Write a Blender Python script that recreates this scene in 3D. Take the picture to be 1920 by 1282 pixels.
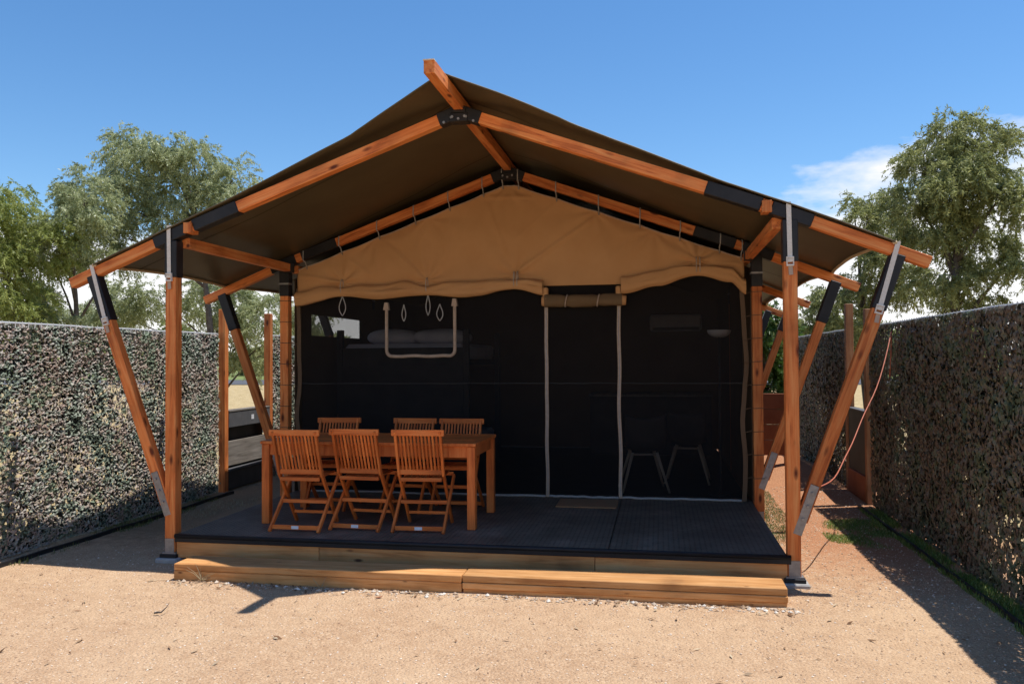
import bpy, bmesh, math, random
import numpy as np
from mathutils import Vector, Matrix, noise
for o in list(bpy.data.objects): bpy.data.objects.remove(o)
S = bpy.context.scene
C = S.collection
rad = math.radians

# ------------------------------------------------------------------ camera
def cam_matrix(loc, yaw, pitch, roll):
    f = Vector((-math.sin(yaw)*math.cos(pitch), math.cos(yaw)*math.cos(pitch), math.sin(pitch)))
    r = Vector((math.cos(yaw), math.sin(yaw), 0)); u = r.cross(f)
    c, s = math.cos(roll), math.sin(roll)
    r, u = c*r + s*u, -s*r + c*u
    m = Matrix((r, u, -f)).transposed().to_4x4(); m.translation = loc
    return m
cd = bpy.data.cameras.new('camera'); cam = bpy.data.objects.new('camera', cd); C.objects.link(cam)
cam.matrix_world = cam_matrix(Vector((1.544, -6.326, 1.655)), rad(10.175), rad(1.2), rad(-.336))
cd.sensor_width = 36; cd.sensor_fit = 'HORIZONTAL'; cd.lens = 1538.4/1920*36
cd.clip_start = .05; cd.clip_end = 2000
S.camera = cam

# ------------------------------------------------------------------ sky and sun
SUN = Vector((.318, .10, 1)).normalized()
elev = math.asin(SUN.z); azi = math.atan2(SUN.x, SUN.y)
w = bpy.data.worlds.new('World'); S.world = w; w.use_nodes = True
nt = w.node_tree; N = nt.nodes; L = nt.links
for n in list(N): N.remove(n)
sky = N.new('ShaderNodeTexSky'); sky.sky_type = 'NISHITA'; sky.sun_disc = False
sky.sun_elevation = elev; sky.sun_rotation = azi
sky.altitude = 60; sky.air_density = 1.0; sky.dust_density = .15; sky.ozone_density = 3.6
bg = N.new('ShaderNodeBackground'); bg.inputs['Strength'].default_value = .098
tc = N.new('ShaderNodeTexCoord')
mp = N.new('ShaderNodeMapping'); mp.inputs['Scale'].default_value = (1.5, 1.5, 4.2); mp.inputs['Location'].default_value = (5.1, 3.3, 1.7)
L.new(tc.outputs['Generated'], mp.inputs['Vector'])
nz = N.new('ShaderNodeTexNoise'); nz.inputs['Scale'].default_value = 1.6; nz.inputs['Detail'].default_value = 9; nz.inputs['Roughness'].default_value = .55
L.new(mp.outputs['Vector'], nz.inputs['Vector'])
sx = N.new('ShaderNodeSeparateXYZ'); L.new(tc.outputs['Generated'], sx.inputs[0])
zt = N.new('ShaderNodeMath'); zt.operation = 'MULTIPLY_ADD'; zt.inputs[1].default_value = -1.7; zt.inputs[2].default_value = .334   # cloud thins out upwards
L.new(sx.outputs['Z'], zt.inputs[0])
sm_ = N.new('ShaderNodeMath'); sm_.operation = 'ADD'; L.new(nz.outputs['Fac'], sm_.inputs[0]); L.new(zt.outputs[0], sm_.inputs[1])
cr = N.new('ShaderNodeValToRGB'); cr.color_ramp.elements[0].position = .525; cr.color_ramp.elements[1].position = .61
L.new(sm_.outputs[0], cr.inputs['Fac'])
mul = N.new('ShaderNodeMath'); mul.operation = 'MULTIPLY'; mul.inputs[1].default_value = .92; L.new(cr.outputs['Color'], mul.inputs[0])
mx = N.new('ShaderNodeMix'); mx.data_type = 'RGBA'; mx.inputs['B'].default_value = (6.6, 6.5, 6.5, 1)
hs = N.new('ShaderNodeHueSaturation'); hs.inputs['Saturation'].default_value = 1.21; L.new(sky.outputs['Color'], hs.inputs['Color'])
L.new(mul.outputs[0], mx.inputs['Factor']); L.new(hs.outputs['Color'], mx.inputs['A'])
L.new(mx.outputs['Result'], bg.inputs['Color'])
wo = N.new('ShaderNodeOutputWorld'); L.new(bg.outputs[0], wo.inputs[0])
sd = bpy.data.lights.new('sun', 'SUN'); sd.energy = 3.3; sd.angle = rad(.53); sd.color = (1, .97, .93)
so = bpy.data.objects.new('sun', sd); C.objects.link(so); so.rotation_euler = (-SUN).to_track_quat('-Z', 'Y').to_euler()
so.location = (6, 2, 20)
vs = S.view_settings; vs.view_transform = 'Standard'; vs.look = 'None'; vs.gamma = 1; vs.use_curve_mapping = False
vs.exposure = .75

rnd = random.Random(7)
# ------------------------------------------------------------------ materials
def mat(name, base=(.5, .5, .5), rough=.6, spec=.4, metal=0):
    m = bpy.data.materials.new(name); m.use_nodes = True
    b = m.node_tree.nodes['Principled BSDF']
    b.inputs['Base Color'].default_value = (*base, 1); b.inputs['Roughness'].default_value = rough
    b.inputs['Specular IOR Level'].default_value = spec; b.inputs['Metallic'].default_value = metal
    return m, m.node_tree.nodes, m.node_tree.links, b
def nd(n, kind, **kw):
    x = n.new(kind)
    for k, v in kw.items():
        if k in x.inputs: x.inputs[k].default_value = v
        else: setattr(x, k, v)
    return x
def ramp(n, stops):
    r = n.new('ShaderNodeValToRGB'); el = r.color_ramp.elements
    el[0].position, el[0].color = stops[0][0], (*stops[0][1], 1)
    el[1].position, el[1].color = stops[-1][0], (*stops[-1][1], 1)
    for p, c in stops[1:-1]: q = el.new(p); q.color = (*c, 1)
    return r
def obj_coords(n, l, scale, rndoff=True):
    t = n.new('ShaderNodeTexCoord'); mp = n.new('ShaderNodeMapping'); mp.inputs['Scale'].default_value = scale
    if rndoff:
        oi = n.new('ShaderNodeObjectInfo'); vm = nd(n, 'ShaderNodeVectorMath', operation='MULTIPLY_ADD')
        cb = n.new('ShaderNodeCombineXYZ')
        for i in range(3): l.new(oi.outputs['Random'], cb.inputs[i])
        vm.inputs[1].default_value = (37, 53, 71); l.new(cb.outputs[0], vm.inputs[0]); l.new(t.outputs['Object'], vm.inputs[2])
        l.new(vm.outputs[0], mp.inputs['Vector'])
    else: l.new(t.outputs['Object'], mp.inputs['Vector'])
    return mp
def bump(n, l, b, src, strength, dist=.01):
    bp = nd(n, 'ShaderNodeBump', Strength=strength, Distance=dist); l.new(src, bp.inputs['Height']); l.new(bp.outputs[0], b.inputs['Normal'])
def wood(name, dark, mid, light, knots=.10, rough=.5, along=2):
    """timber: grain along one local axis, knots, board-to-board tone change"""
    m, n, l, b = mat(name, mid, rough+.12, .25)
    sc = [14, 14, 14]; sc[along] = .9
    mp = obj_coords(n, l, sc)
    g = nd(n, 'ShaderNodeTexNoise', Scale=2.2, Detail=7, Roughness=.62, Distortion=.6); l.new(mp.outputs[0], g.inputs['Vector'])
    r = ramp(n, [(.30, dark), (.47, mid), (.70, light)]); l.new(g.outputs['Fac'], r.inputs[0])
    sk = [9, 9, 9]; sk[along] = 3.3
    mk = obj_coords(n, l, sk)
    v = nd(n, 'ShaderNodeTexVoronoi', Scale=1.0, Randomness=1.0); l.new(mk.outputs[0], v.inputs['Vector'])
    kr = ramp(n, [(knots*.55, (1, 1, 1)), (knots*1.35, (0, 0, 0))]); l.new(v.outputs['Distance'], kr.inputs[0])
    x = nd(n, 'ShaderNodeMix', data_type='RGBA'); x.inputs['B'].default_value = (dark[0]*.33, dark[1]*.3, dark[2]*.4, 1)
    l.new(kr.outputs[0], x.inputs['Factor']); l.new(r.outputs[0], x.inputs['A'])
    oi = n.new('ShaderNodeObjectInfo')
    mr = nd(n, 'ShaderNodeMapRange'); mr.inputs['To Min'].default_value = .74; mr.inputs['To Max'].default_value = 1.12; l.new(oi.outputs['Random'], mr.inputs['Value'])
    h = nd(n, 'ShaderNodeHueSaturation'); l.new(x.outputs['Result'], h.inputs['Color']); l.new(mr.outputs[0], h.inputs['Value'])
    # weathering blotches
    wn = nd(n, 'ShaderNodeTexNoise', Scale=.55, Detail=4); mw = obj_coords(n, l, (5, 5, 5)); l.new(mw.outputs[0], wn.inputs['Vector'])
    wr = ramp(n, [(.38, (1, 1, 1)), (.58, (.86, .84, .82)), (.75, (.58, .56, .56))]); l.new(wn.outputs['Fac'], wr.inputs[0])
    fm = nd(n, 'ShaderNodeMix', data_type='RGBA', blend_type='MULTIPLY'); fm.inputs['Factor'].default_value = 1
    l.new(h.outputs[0], fm.inputs['A']); l.new(wr.outputs[0], fm.inputs['B']); l.new(fm.outputs['Result'], b.inputs['Base Color'])
    bump(n, l, b, g.outputs['Fac'], .25, .004)
    return m
def mottled(name, a, bcol, scale=6, rough=.8, bstr=.15, spec=.3, bd=.004, detail=6):
    m, n, l, b = mat(name, a, rough, spec)
    mp = obj_coords(n, l, (1, 1, 1)); z = nd(n, 'ShaderNodeTexNoise', Scale=scale, Detail=detail, Roughness=.6); l.new(mp.outputs[0], z.inputs['Vector'])
    r = ramp(n, [(.3, a), (.7, bcol)]); l.new(z.outputs['Fac'], r.inputs[0]); l.new(r.outputs[0], b.inputs['Base Color'])
    bump(n, l, b, z.outputs['Fac'], bstr, bd)
    return m
M = {}
M['pine'] = wood('stained_pine', (.42, .10, .026), (.78, .225, .056), (.88, .37, .12), knots=.15)
M['teak'] = wood('oiled_hardwood', (.46, .095, .018), (.74, .185, .038), (.82, .27, .07), knots=.0, rough=.42)
M['sleeper'] = wood('treated_sleeper', (.46, .19, .06), (.66, .32, .11), (.78, .44, .19), knots=.07, rough=.65, along=0)
M['fascia'] = wood('treated_fascia', (.58, .225, .072), (.84, .37, .125), (.88, .47, .195), knots=.12, rough=.65, along=0)
M['grey_wood'] = wood('weathered_board', (.14, .12, .10), (.24, .21, .18), (.34, .30, .26), knots=.05, rough=.8, along=1)
M['oldpost'] = wood('weathered_post', (.30, .12, .05), (.44, .20, .085), (.55, .30, .15))
M['black'] = mottled('black_sleeve_vinyl', (.012, .0115, .012), (.024, .022, .022), 8, .45, .1)
M['steel'] = mottled('galvanised_steel', (.24, .23, .225), (.36, .35, .34), 20, .5, .05)
M['steel'].node_tree.nodes['Principled BSDF'].inputs['Metallic'].default_value = .65
M['strap'] = mottled('white_webbing', (.64, .57, .47), (.76, .70, .61), 60, .8, .2)
M['cord'] = mottled('grey_cord', (.33, .31, .28), (.45, .43, .39), 80, .85, .2)
M['orange'] = mottled('orange_cord', (.42, .11, .06), (.52, .17, .10), 40, .55, .1)
M['tan_tape'] = mottled('tan_tape', (.40, .29, .205), (.50, .38, .28), 30, .85, .2)
M['concrete'] = mottled('footing_concrete', (.30, .28, .26), (.46, .44, .41), 18, .9, .4, bd=.01)
M['plastic'] = mottled('black_plastic', (.012, .012, .013), (.022, .022, .024), 6, .5, .1)
M['white'] = mottled('white_label', (.72, .72, .74), (.80, .80, .80), 10, .6, .02)
M['linen'] = mottled('white_linen', (.62, .60, .66), (.74, .72, .76), 6, .9, .3, bd=.02)
M['dark_board'] = mottled('dark_board', (.028, .026, .026), (.05, .047, .045), 5, .6, .1)
M['grey_board'] = mottled('grey_board', (.085, .085, .09), (.12, .12, .125), 9, .6, .1)
M['rust'] = mottled('rust_board', (.20, .062, .024), (.30, .105, .045), 4, .75, .2)
M['doormat'] = mottled('coir_mat', (.27, .14, .065), (.36, .20, .10), 90, .95, .5, bd=.006)
M['rail'] = mottled('fence_rail', (.42, .42, .42), (.52, .52, .52), 10, .4, .05)
M['bark'] = mottled('bark', (.07, .058, .048), (.16, .13, .105), 14, .9, .6, bd=.02)
M['seam_grey'] = mottled('seam_grey', (.05, .048, .046), (.07, .066, .062), 20, .8); M['tag'] = M['white']; M['leg_pale'] = mottled('pale_beech', (.66, .50, .34), (.74, .58, .42), 8, .5)
def canvas(name, a, bcol, rough=.85, weave=.25):
    m, n, l, b = mat(name, a, rough, .2)
    mp = obj_coords(n, l, (1, 1, 1), False)
    z = nd(n, 'ShaderNodeTexNoise', Scale=1.6, Detail=6, Roughness=.65); l.new(mp.outputs[0], z.inputs['Vector'])
    r = ramp(n, [(.3, a), (.72, bcol)]); l.new(z.outputs['Fac'], r.inputs[0]); l.new(r.outputs[0], b.inputs['Base Color'])
    f = nd(n, 'ShaderNodeTexNoise', Scale=240, Detail=2); l.new(mp.outputs[0], f.inputs['Vector']); bump(n, l, b, f.outputs['Fac'], weave, .002)
    return m
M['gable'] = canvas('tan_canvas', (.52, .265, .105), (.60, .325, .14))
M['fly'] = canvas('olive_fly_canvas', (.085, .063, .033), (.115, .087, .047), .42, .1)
M['fly_seam'] = canvas('fly_seam', (.062, .045, .024), (.08, .06, .033), .6, .3)
M['fly_hem'] = canvas('fly_hem', (.52, .38, .22), (.60, .45, .27))
M['wallcanvas'] = canvas('brown_wall_canvas', (.13, .085, .05), (.17, .115, .07))
M['rolled'] = canvas('rolled_canvas', (.14, .085, .04), (.21, .135, .07))
# insect screen: dark fibres with open holes
m, n, l, b = mat('insect_screen', (.016, .014, .014), .8, .15)
out = n['Material Output']; tr = n.new('ShaderNodeBsdfTransparent'); ms = n.new('ShaderNodeMixShader'); ms.inputs[0].default_value = .60
l.new(tr.outputs[0], ms.inputs[1]); l.new(b.outputs[0], ms.inputs[2]); l.new(ms.outputs[0], out.inputs[0]); M['screen'] = m
# window film
m, n, l, b = mat('window_film', (.4, .42, .45), .1, .5)
out = n['Material Output']; tr = n.new('ShaderNodeBsdfTransparent'); ms = n.new('ShaderNodeMixShader'); ms.inputs[0].default_value = .2
l.new(tr.outputs[0], ms.inputs[1]); l.new(b.outputs[0], ms.inputs[2]); l.new(ms.outputs[0], out.inputs[0]); M['film'] = m
# rubber ring mat: rows of small holes
m, n, l, b = mat('ring_rubber', (.018, .019, .022), .5, .45)
mp = obj_coords(n, l, (1, 1, 1), False)
v = nd(n, 'ShaderNodeTexVoronoi', Scale=25, Randomness=.04); l.new(mp.outputs[0], v.inputs['Vector'])
hr = ramp(n, [(.33, (0, 0, 0)), (.42, (1, 1, 1))]); l.new(v.outputs['Distance'], hr.inputs[0])
dz = nd(n, 'ShaderNodeTexNoise', Scale=2.2, Detail=8, Roughness=.7); l.new(mp.outputs[0], dz.inputs['Vector'])
dr = ramp(n, [(.38, (.115, .086, .060)), (.55, (.17, .13, .092)), (.68, (.24, .185, .135)), (.80, (.38, .30, .22))]); l.new(dz.outputs['Fac'], dr.inputs[0])
x = nd(n, 'ShaderNodeMix', data_type='RGBA'); x.inputs['A'].default_value = (.004, .004, .004, 1); l.new(hr.outputs[0], x.inputs['Factor']); l.new(dr.outputs[0], x.inputs['B'])
l.new(x.outputs['Result'], b.inputs['Base Color']); bump(n, l, b, hr.outputs[0], .8, .01); b.inputs['Specular IOR Level'].default_value = .25; b.inputs['Roughness'].default_value = .62; M['mat'] = m
# camouflage scrim
m, n, l, b = mat('camo_scrim', (.1, .1, .08), .55, .35)
at = nd(n, 'ShaderNodeAttribute', attribute_name='tint')
mp = obj_coords(n, l, (1, 1, 1), False)
z = nd(n, 'ShaderNodeTexNoise', Scale=2.6, Detail=4, Roughness=.62); l.new(mp.outputs[0], z.inputs['Vector'])
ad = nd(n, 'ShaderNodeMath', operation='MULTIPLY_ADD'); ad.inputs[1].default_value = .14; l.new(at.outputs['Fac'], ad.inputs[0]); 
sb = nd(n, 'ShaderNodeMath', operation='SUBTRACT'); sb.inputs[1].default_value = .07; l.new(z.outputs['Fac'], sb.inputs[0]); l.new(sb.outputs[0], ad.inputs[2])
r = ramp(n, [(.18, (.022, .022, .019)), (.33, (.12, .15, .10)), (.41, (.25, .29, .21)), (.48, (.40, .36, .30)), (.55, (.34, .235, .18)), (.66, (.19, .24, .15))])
l.new(ad.outputs[0], r.inputs[0]); l.new(r.outputs[0], b.inputs['Base Color'])
out = n['Material Output']; tl = n.new('ShaderNodeBsdfTranslucent'); ms = n.new('ShaderNodeMixShader'); ms.inputs[0].default_value = .06
l.new(r.outputs[0], tl.inputs[0]); l.new(b.outputs[0], ms.inputs[1]); l.new(tl.outputs[0], ms.inputs[2]); l.new(ms.outputs[0], out.inputs[0]); M['camo'] = m
M['camo_l'] = M['camo']
m2 = M['camo'].copy(); m2.name = 'camo_scrim_shaded'; M['camo_r'] = m2  # same scrim for the right fence, its shade painted in as darker colours
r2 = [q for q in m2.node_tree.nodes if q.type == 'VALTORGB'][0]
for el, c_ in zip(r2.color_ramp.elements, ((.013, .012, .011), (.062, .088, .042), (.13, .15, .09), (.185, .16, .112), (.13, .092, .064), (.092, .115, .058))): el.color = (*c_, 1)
def leafmat(name, cols, trans=.48, rough=.42):
    m, n, l, b = mat(name, cols[1], rough, .45)
    at = nd(n, 'ShaderNodeAttribute', attribute_name='tint')
    r = ramp(n, [(0, cols[0]), (.55, cols[1]), (1, cols[2])]); l.new(at.outputs['Fac'], r.inputs[0]); l.new(r.outputs[0], b.inputs['Base Color'])
    out = n['Material Output']; tl = n.new('ShaderNodeBsdfTranslucent'); ms = n.new('ShaderNodeMixShader'); ms.inputs[0].default_value = trans
    l.new(r.outputs[0], tl.inputs[0]); l.new(b.outputs[0], ms.inputs[1]); l.new(tl.outputs[0], ms.inputs[2]); l.new(ms.outputs[0], out.inputs[0])
    return m
M['gum'] = leafmat('gum_leaf', ((.21, .24, .11), (.39, .43, .21), (.56, .59, .34)))
M['gum2'] = leafmat('gum_leaf_fresh', ((.18, .22, .055), (.33, .38, .10), (.48, .51, .18)))
M['gum3'] = leafmat('gum_leaf_olive', ((.16, .18, .065), (.30, .325, .115), (.46, .47, .20)))
M['shrubleaf'] = leafmat('shrub_leaf', ((.05, .10, .02), (.09, .17, .03), (.15, .25, .06)))
M['grass'] = leafmat('grass_blade', ((.07, .10, .02), (.13, .18, .04), (.30, .27, .12)), .25, .6)
M['lush'] = leafmat('green_grass', ((.10, .16, .025), (.20, .29, .05), (.36, .38, .13)), .3, .6)
M['straw'] = leafmat('dry_straw', ((.36, .28, .16), (.48, .39, .24), (.60, .52, .36)), .15, .7)
# ------------------------------------------------------------------ mesh helpers
class MB:
    def __init__(s): s.v = []; s.f = []
    def box(s, x0, x1, y0, y1, z0, z1, ch=0):
        b = len(s.v)
        s.v += [(x, y, z) for z in (z0, z1) for y in (y0, y1) for x in (x0, x1)]
        s.f += [tuple(b+i for i in q) for q in ((0, 2, 3, 1), (4, 5, 7, 6), (0, 1, 5, 4), (2, 6, 7, 3), (0, 4, 6, 2), (1, 3, 7, 5))]
        return s
    def tube(s, pts, r, k=8, cap=True):
        pts = [Vector(p) for p in pts]; b = len(s.v); n = len(pts)
        rr = r if isinstance(r, (list, tuple)) else [r]*n
        t0 = (pts[1]-pts[0]).normalized(); ref = Vector((0, 0, 1)) if abs(t0.z) < .9 else Vector((1, 0, 0))
        u = t0.cross(ref).normalized()
        for i, p in enumerate(pts):
            t = (pts[min(i+1, n-1)]-pts[max(i-1, 0)]).normalized(); u = (u-t*u.dot(t)).normalized(); w = t.cross(u)
            for j in range(k):
                a = 2*math.pi*j/k; s.v.append(tuple(p+(u*math.cos(a)+w*math.sin(a))*rr[i]))
        for i in range(n-1):
            for j in range(k):
                s.f.append((b+i*k+j, b+i*k+(j+1) % k, b+(i+1)*k+(j+1) % k, b+(i+1)*k+j))
        if cap: s.f.append(tuple(b+j for j in range(k))[::-1]); s.f.append(tuple(b+(n-1)*k+j for j in range(k)))
        return s
    def grid(s, fn, nu, nv):
        b = len(s.v)
        for i in range(nu+1):
            for j in range(nv+1): s.v.append(tuple(fn(i/nu, j/nv)))
        for i in range(nu):
            for j in range(nv):
                a = b+i*(nv+1)+j; s.f.append((a, a+nv+1, a+nv+2, a+1))
        return s
    def mesh(s, name, material, smooth=False, bevel=0):
        me = bpy.data.meshes.new(name); me.from_pydata(s.v, [], s.f)
        bm = bmesh.new(); bm.from_mesh(me)
        if bevel: bmesh.ops.bevel(bm, geom=bm.edges[:], offset=bevel, segments=1, affect='EDGES', clamp_overlap=True)
        bmesh.ops.recalc_face_normals(bm, faces=bm.faces[:]); bm.to_mesh(me); bm.free()
        if smooth: me.polygons.foreach_set('use_smooth', [True]*len(me.polygons))
        me.materials.append(M[material] if isinstance(material, str) else material)
        return me
def link(name, me, parent=None, mw=None):
    """mw: the matrix in world space; a parent here is never rotated at build time"""
    o = bpy.data.objects.new(name, me); C.objects.link(o)
    mw = mw or Matrix()
    if parent is not None:
        o.parent = parent; o.matrix_basis = world(parent).inverted() @ mw
    else: o.matrix_basis = mw
    return o
def world(o): return o.matrix_basis if o.parent is None else world(o.parent) @ o.matrix_basis
def thing(name, label, cat, loc=(0, 0, 0), group=None):
    o = bpy.data.objects.new(name, None); C.objects.link(o); o.empty_display_size = .1
    o.matrix_basis = Matrix.Translation(loc); o['label'] = label; o['category'] = cat
    if group: o['group'] = group
    return o
def tag(o, label, cat, group=None):
    o['label'] = label; o['category'] = cat
    if group: o['group'] = group
    return o
def kind(o, k): o['kind'] = k; return o
def obj(name, mb, material, parent=None, smooth=False, bevel=0, origin=None):
    if origin:
        ox, oy, oz = origin; mb.v = [(x-ox, y-oy, z-oz) for x, y, z in mb.v]
        return link(name, mb.mesh(name, material, smooth, bevel), parent, Matrix.Translation(origin))
    return link(name, mb.mesh(name, material, smooth, bevel), parent)
def frame_mat(p0, p1, side=Vector((0, 1, 0))):
    p0, p1 = Vector(p0), Vector(p1); z = (p1-p0).normalized()
    y = (Vector(side)-z*z.dot(Vector(side))).normalized(); x = y.cross(z)
    m = Matrix((x, y, z)).transposed().to_4x4(); m.translation = p0
    return m, (p1-p0).length
def beam(name, p0, p1, a, d, material, parent=None, side=(0, 1, 0), bevel=.004):
    """a: thickness across, d: thickness along 'side'"""
    m, ln = frame_mat(p0, p1, side)
    return link(name, MB().box(-a/2, a/2, -d/2, d/2, 0, ln).mesh(name, material, bevel=bevel), parent, m)
def lerp(a, b, t): return Vector(a)+(Vector(b)-Vector(a))*t
def copy_tree(o, parent=None):
    c = o.copy(); C.objects.link(c); c.parent = parent
    for ch in [x for x in bpy.data.objects if x.parent == o]: copy_tree(ch, c)
    return c
def scatter_mesh(name, verts, faces, material, tint=None, smooth=False):
    me = bpy.data.meshes.new(name); nf, k = faces.shape
    me.vertices.add(len(verts)); me.vertices.foreach_set('co', verts.astype(np.float32).ravel())
    me.loops.add(nf*k); me.loops.foreach_set('vertex_index', faces.astype(np.int32).ravel())
    me.polygons.add(nf); me.polygons.foreach_set('loop_start', np.arange(0, nf*k, k, dtype=np.int32))
    me.update(calc_edges=True); me.validate()
    if tint is not None:
        a = me.attributes.new('tint', 'FLOAT', 'FACE'); a.data.foreach_set('value', tint.astype(np.float32))
    me.polygons.foreach_set('use_smooth', np.full(nf, smooth))
    me.materials.append(M[material]); return me

# ------------------------------------------------------------------ ground
def sm(a, b, x): t = max(0, min(1, (x-a)/(b-a))); return t*t*(3-2*t)
def ground_z(x, y):
    z = .014*noise.noise((x*.9, y*.9, 0)) + .007*noise.noise((x*3.1, y*3.1, 3)) + .003*noise.noise((x*7, y*7, 6))
    z *= sm(60, 12, math.hypot(x, y))
    z += .22*math.exp(-((x-3.25)/.55)**2-((y-6.2)/1.3)**2)          # spoil heap beside the tent
    return z - .012
def axis(segs):
    out = []
    for a, b, st in segs:
        n = max(1, int(round((b-a)/st))); out += [a+(b-a)*i/n for i in range(n)]
    return out+[segs[-1][1]]
xs = axis([(-900, -120, 130), (-120, -20, 12), (-20, -6, 1.2), (-6, 6, .07), (6, 20, 1.2), (20, 120, 12), (120, 900, 130)])
ys = axis([(-300, -30, 60), (-30, -7, 3), (-7, 9, .07), (9, 30, 1.5), (30, 120, 12), (120, 1200, 150)])
gv = [(x, y, ground_z(x, y)) for x in xs for y in ys]; ny = len(ys)
gf = [(i*ny+j, (i+1)*ny+j, (i+1)*ny+j+1, i*ny+j+1) for i in range(len(xs)-1) for j in range(ny-1)]
g = MB(); g.v = gv; g.f = gf
m, n, l, b = mat('sandy_gravel', (.5, .35, .2), .95, .15)
tcn = n.new('ShaderNodeTexCoord'); P_ = tcn.outputs['Object']
def nz_(scale, det=6, rg=.6):
    q = nd(n, 'ShaderNodeTexNoise', Scale=scale, Detail=det, Roughness=rg); l.new(P_, q.inputs['Vector']); return q.outputs['Fac']
def mixc(f, a, bb, blend='MIX'):
    q = nd(n, 'ShaderNodeMix', data_type='RGBA', blend_type=blend)
    if isinstance(f, float): q.inputs['Factor'].default_value = f
    else: l.new(f, q.inputs['Factor'])
    for s_, v_ in (('A', a), ('B', bb)):
        if isinstance(v_, tuple): q.inputs[s_].default_value = (*v_, 1)
        else: l.new(v_, q.inputs[s_])
    return q.outputs['Result']
def rmp(src, stops): q = ramp(n, stops); l.new(src, q.inputs[0]); return q.outputs[0]
fine = nz_(70, 5, .8); midn = nz_(9, 6, .65); big = nz_(.9, 5, .6)
col = rmp(fine, [(.32, (.25, .14, .08)), (.45, (.50, .318, .185)), (.56, (.595, .40, .242)), (.70, (.79, .615, .43))])
col = mixc(rmp(midn, [(.40, (0, 0, 0)), (.66, (.6, .6, .6))]), col, (.40, .24, .135))
col = mixc(rmp(big, [(.40, (0, 0, 0)), (.65, (.45, .45, .45))]), col, (.65, .46, .285))
vor = nd(n, 'ShaderNodeTexVoronoi', Scale=60); l.new(P_, vor.inputs['Vector'])
sp = n.new('ShaderNodeSeparateXYZ'); l.new(P_, sp.inputs[0])
def mrange(src, a, bb, c=0, d=1):
    q = nd(n, 'ShaderNodeMapRange', interpolation_type='SMOOTHSTEP'); l.new(src, q.inputs['Value'])
    for k_, v_ in zip(('From Min', 'From Max', 'To Min', 'To Max'), (a, bb, c, d)): q.inputs[k_].default_value = v_
    return q.outputs[0]
def mth(op, a, bb):
    q = nd(n, 'ShaderNodeMath', operation=op)
    for i, v_ in enumerate((a, bb)):
        if isinstance(v_, (int, float)): q.inputs[i].default_value = v_
        else: l.new(v_, q.inputs[i])
    return q.outputs[0]
wob = mth('MULTIPLY', mth('SUBTRACT', midn, .5), 1.6)
# red earth down the lane beside the tent
xr = mth('ADD', sp.outputs['X'], wob); yr = mth('ADD', sp.outputs['Y'], wob)
red = mth('MULTIPLY', mrange(xr, 2.2, 2.8), mrange(yr, -.6, 1.6))
redc = rmp(fine, [(.3, (.24, .095, .045)), (.5, (.42, .18, .085)), (.72, (.56, .30, .17))])
col = mixc(mth('MULTIPLY', red, .85), col, redc)
# browner litter-covered soil in the left lane and at the fences
lit = mth('MULTIPLY', mrange(sp.outputs['X'], -2.6, -3.4), mrange(yr, .2, 1.2))
col = mixc(mth('MULTIPLY', lit, .7), col, rmp(fine, [(.3, (.13, .095, .05)), (.55, (.26, .19, .11)), (.75, (.42, .32, .2))]))
# dry paddock outside the fence
absx = nd(n, 'ShaderNodeMath', operation='ABSOLUTE'); l.new(sp.outputs['X'], absx.inputs[0])
outm = mth('MAXIMUM', mrange(absx.outputs[0], 4.1, 5), mrange(sp.outputs['Y'], 9, 11))
col = mixc(outm, col, rmp(nz_(3, 8, .7), [(.3, (.28, .20, .09)), (.5, (.46, .34, .17)), (.7, (.56, .44, .25))]))
l.new(col, b.inputs['Base Color'])
hsum = mth('ADD', mth('MULTIPLY', fine, .5), mth('MULTIPLY', vor.outputs['Distance'], -.7))
bump(n, l, b, mth('ADD', hsum, mth('MULTIPLY', midn, 1.2)), .8, .018)
M['sand'] = m
kind(obj('ground', g, 'sand', smooth=True), 'structure')
m, n, l, b = mat('asphalt', (.10, .10, .105), .9, .2); M['road'] = m
kind(obj('road', MB().box(-420, 420, 46, 58, -.02, .03), 'road'), 'structure')
M['verge'] = mottled('green_verge', (.12, .17, .04), (.22, .24, .08), .6, .9, .1)
kind(obj('verge', MB().box(-700, 700, 58.2, 420, -.02, .035), 'verge'), 'structure')

# loose stones on the yard
def stones(name, n, region, smin, smax, seed, cols):
    r = np.random.default_rng(seed); x, y = region(r, n)
    s = smin*(smax/smin)**(r.random(n)**2.2)
    base = np.array([(1, 0, 0), (0, 1, 0), (-1, 0, 0), (0, -1, 0), (0, 0, 1), (0, 0, -1)], float)
    v = base[None]*s[:, None, None]*np.array([1, .75, .55])*(.75+.5*r.random((n, 6, 1)))
    a = r.random(n)*6.283; ca, sa = np.cos(a)[:, None], np.sin(a)[:, None]
    vx = v[..., 0]*ca-v[..., 1]*sa; vy = v[..., 0]*sa+v[..., 1]*ca
    gz = np.array([ground_z(xx, yy) for xx, yy in zip(x, y)])
    vv = np.stack([vx+x[:, None], vy+y[:, None], v[..., 2]+gz[:, None]+s[:, None]*.25], -1).reshape(-1, 3)
    tri = np.array([(0, 1, 4), (1, 2, 4), (2, 3, 4), (3, 0, 4), (1, 0, 5), (2, 1, 5), (3, 2, 5), (0, 3, 5)])
    ff = (tri[None]+np.arange(n)[:, None, None]*6).reshape(-1, 3)
    o = link(name, scatter_mesh(name, vv, ff, cols, np.repeat(r.random(n), 8))); return kind(o, 'stuff')
def smat(name, stops):
    m, n, l, b = mat(name, (.5, .4, .3), .85, .2); at = nd(n, 'ShaderNodeAttribute', attribute_name='tint')
    r = ramp(n, stops); l.new(at.outputs['Fac'], r.inputs[0]); l.new(r.outputs[0], b.inputs['Base Color']); M[name] = m
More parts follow.
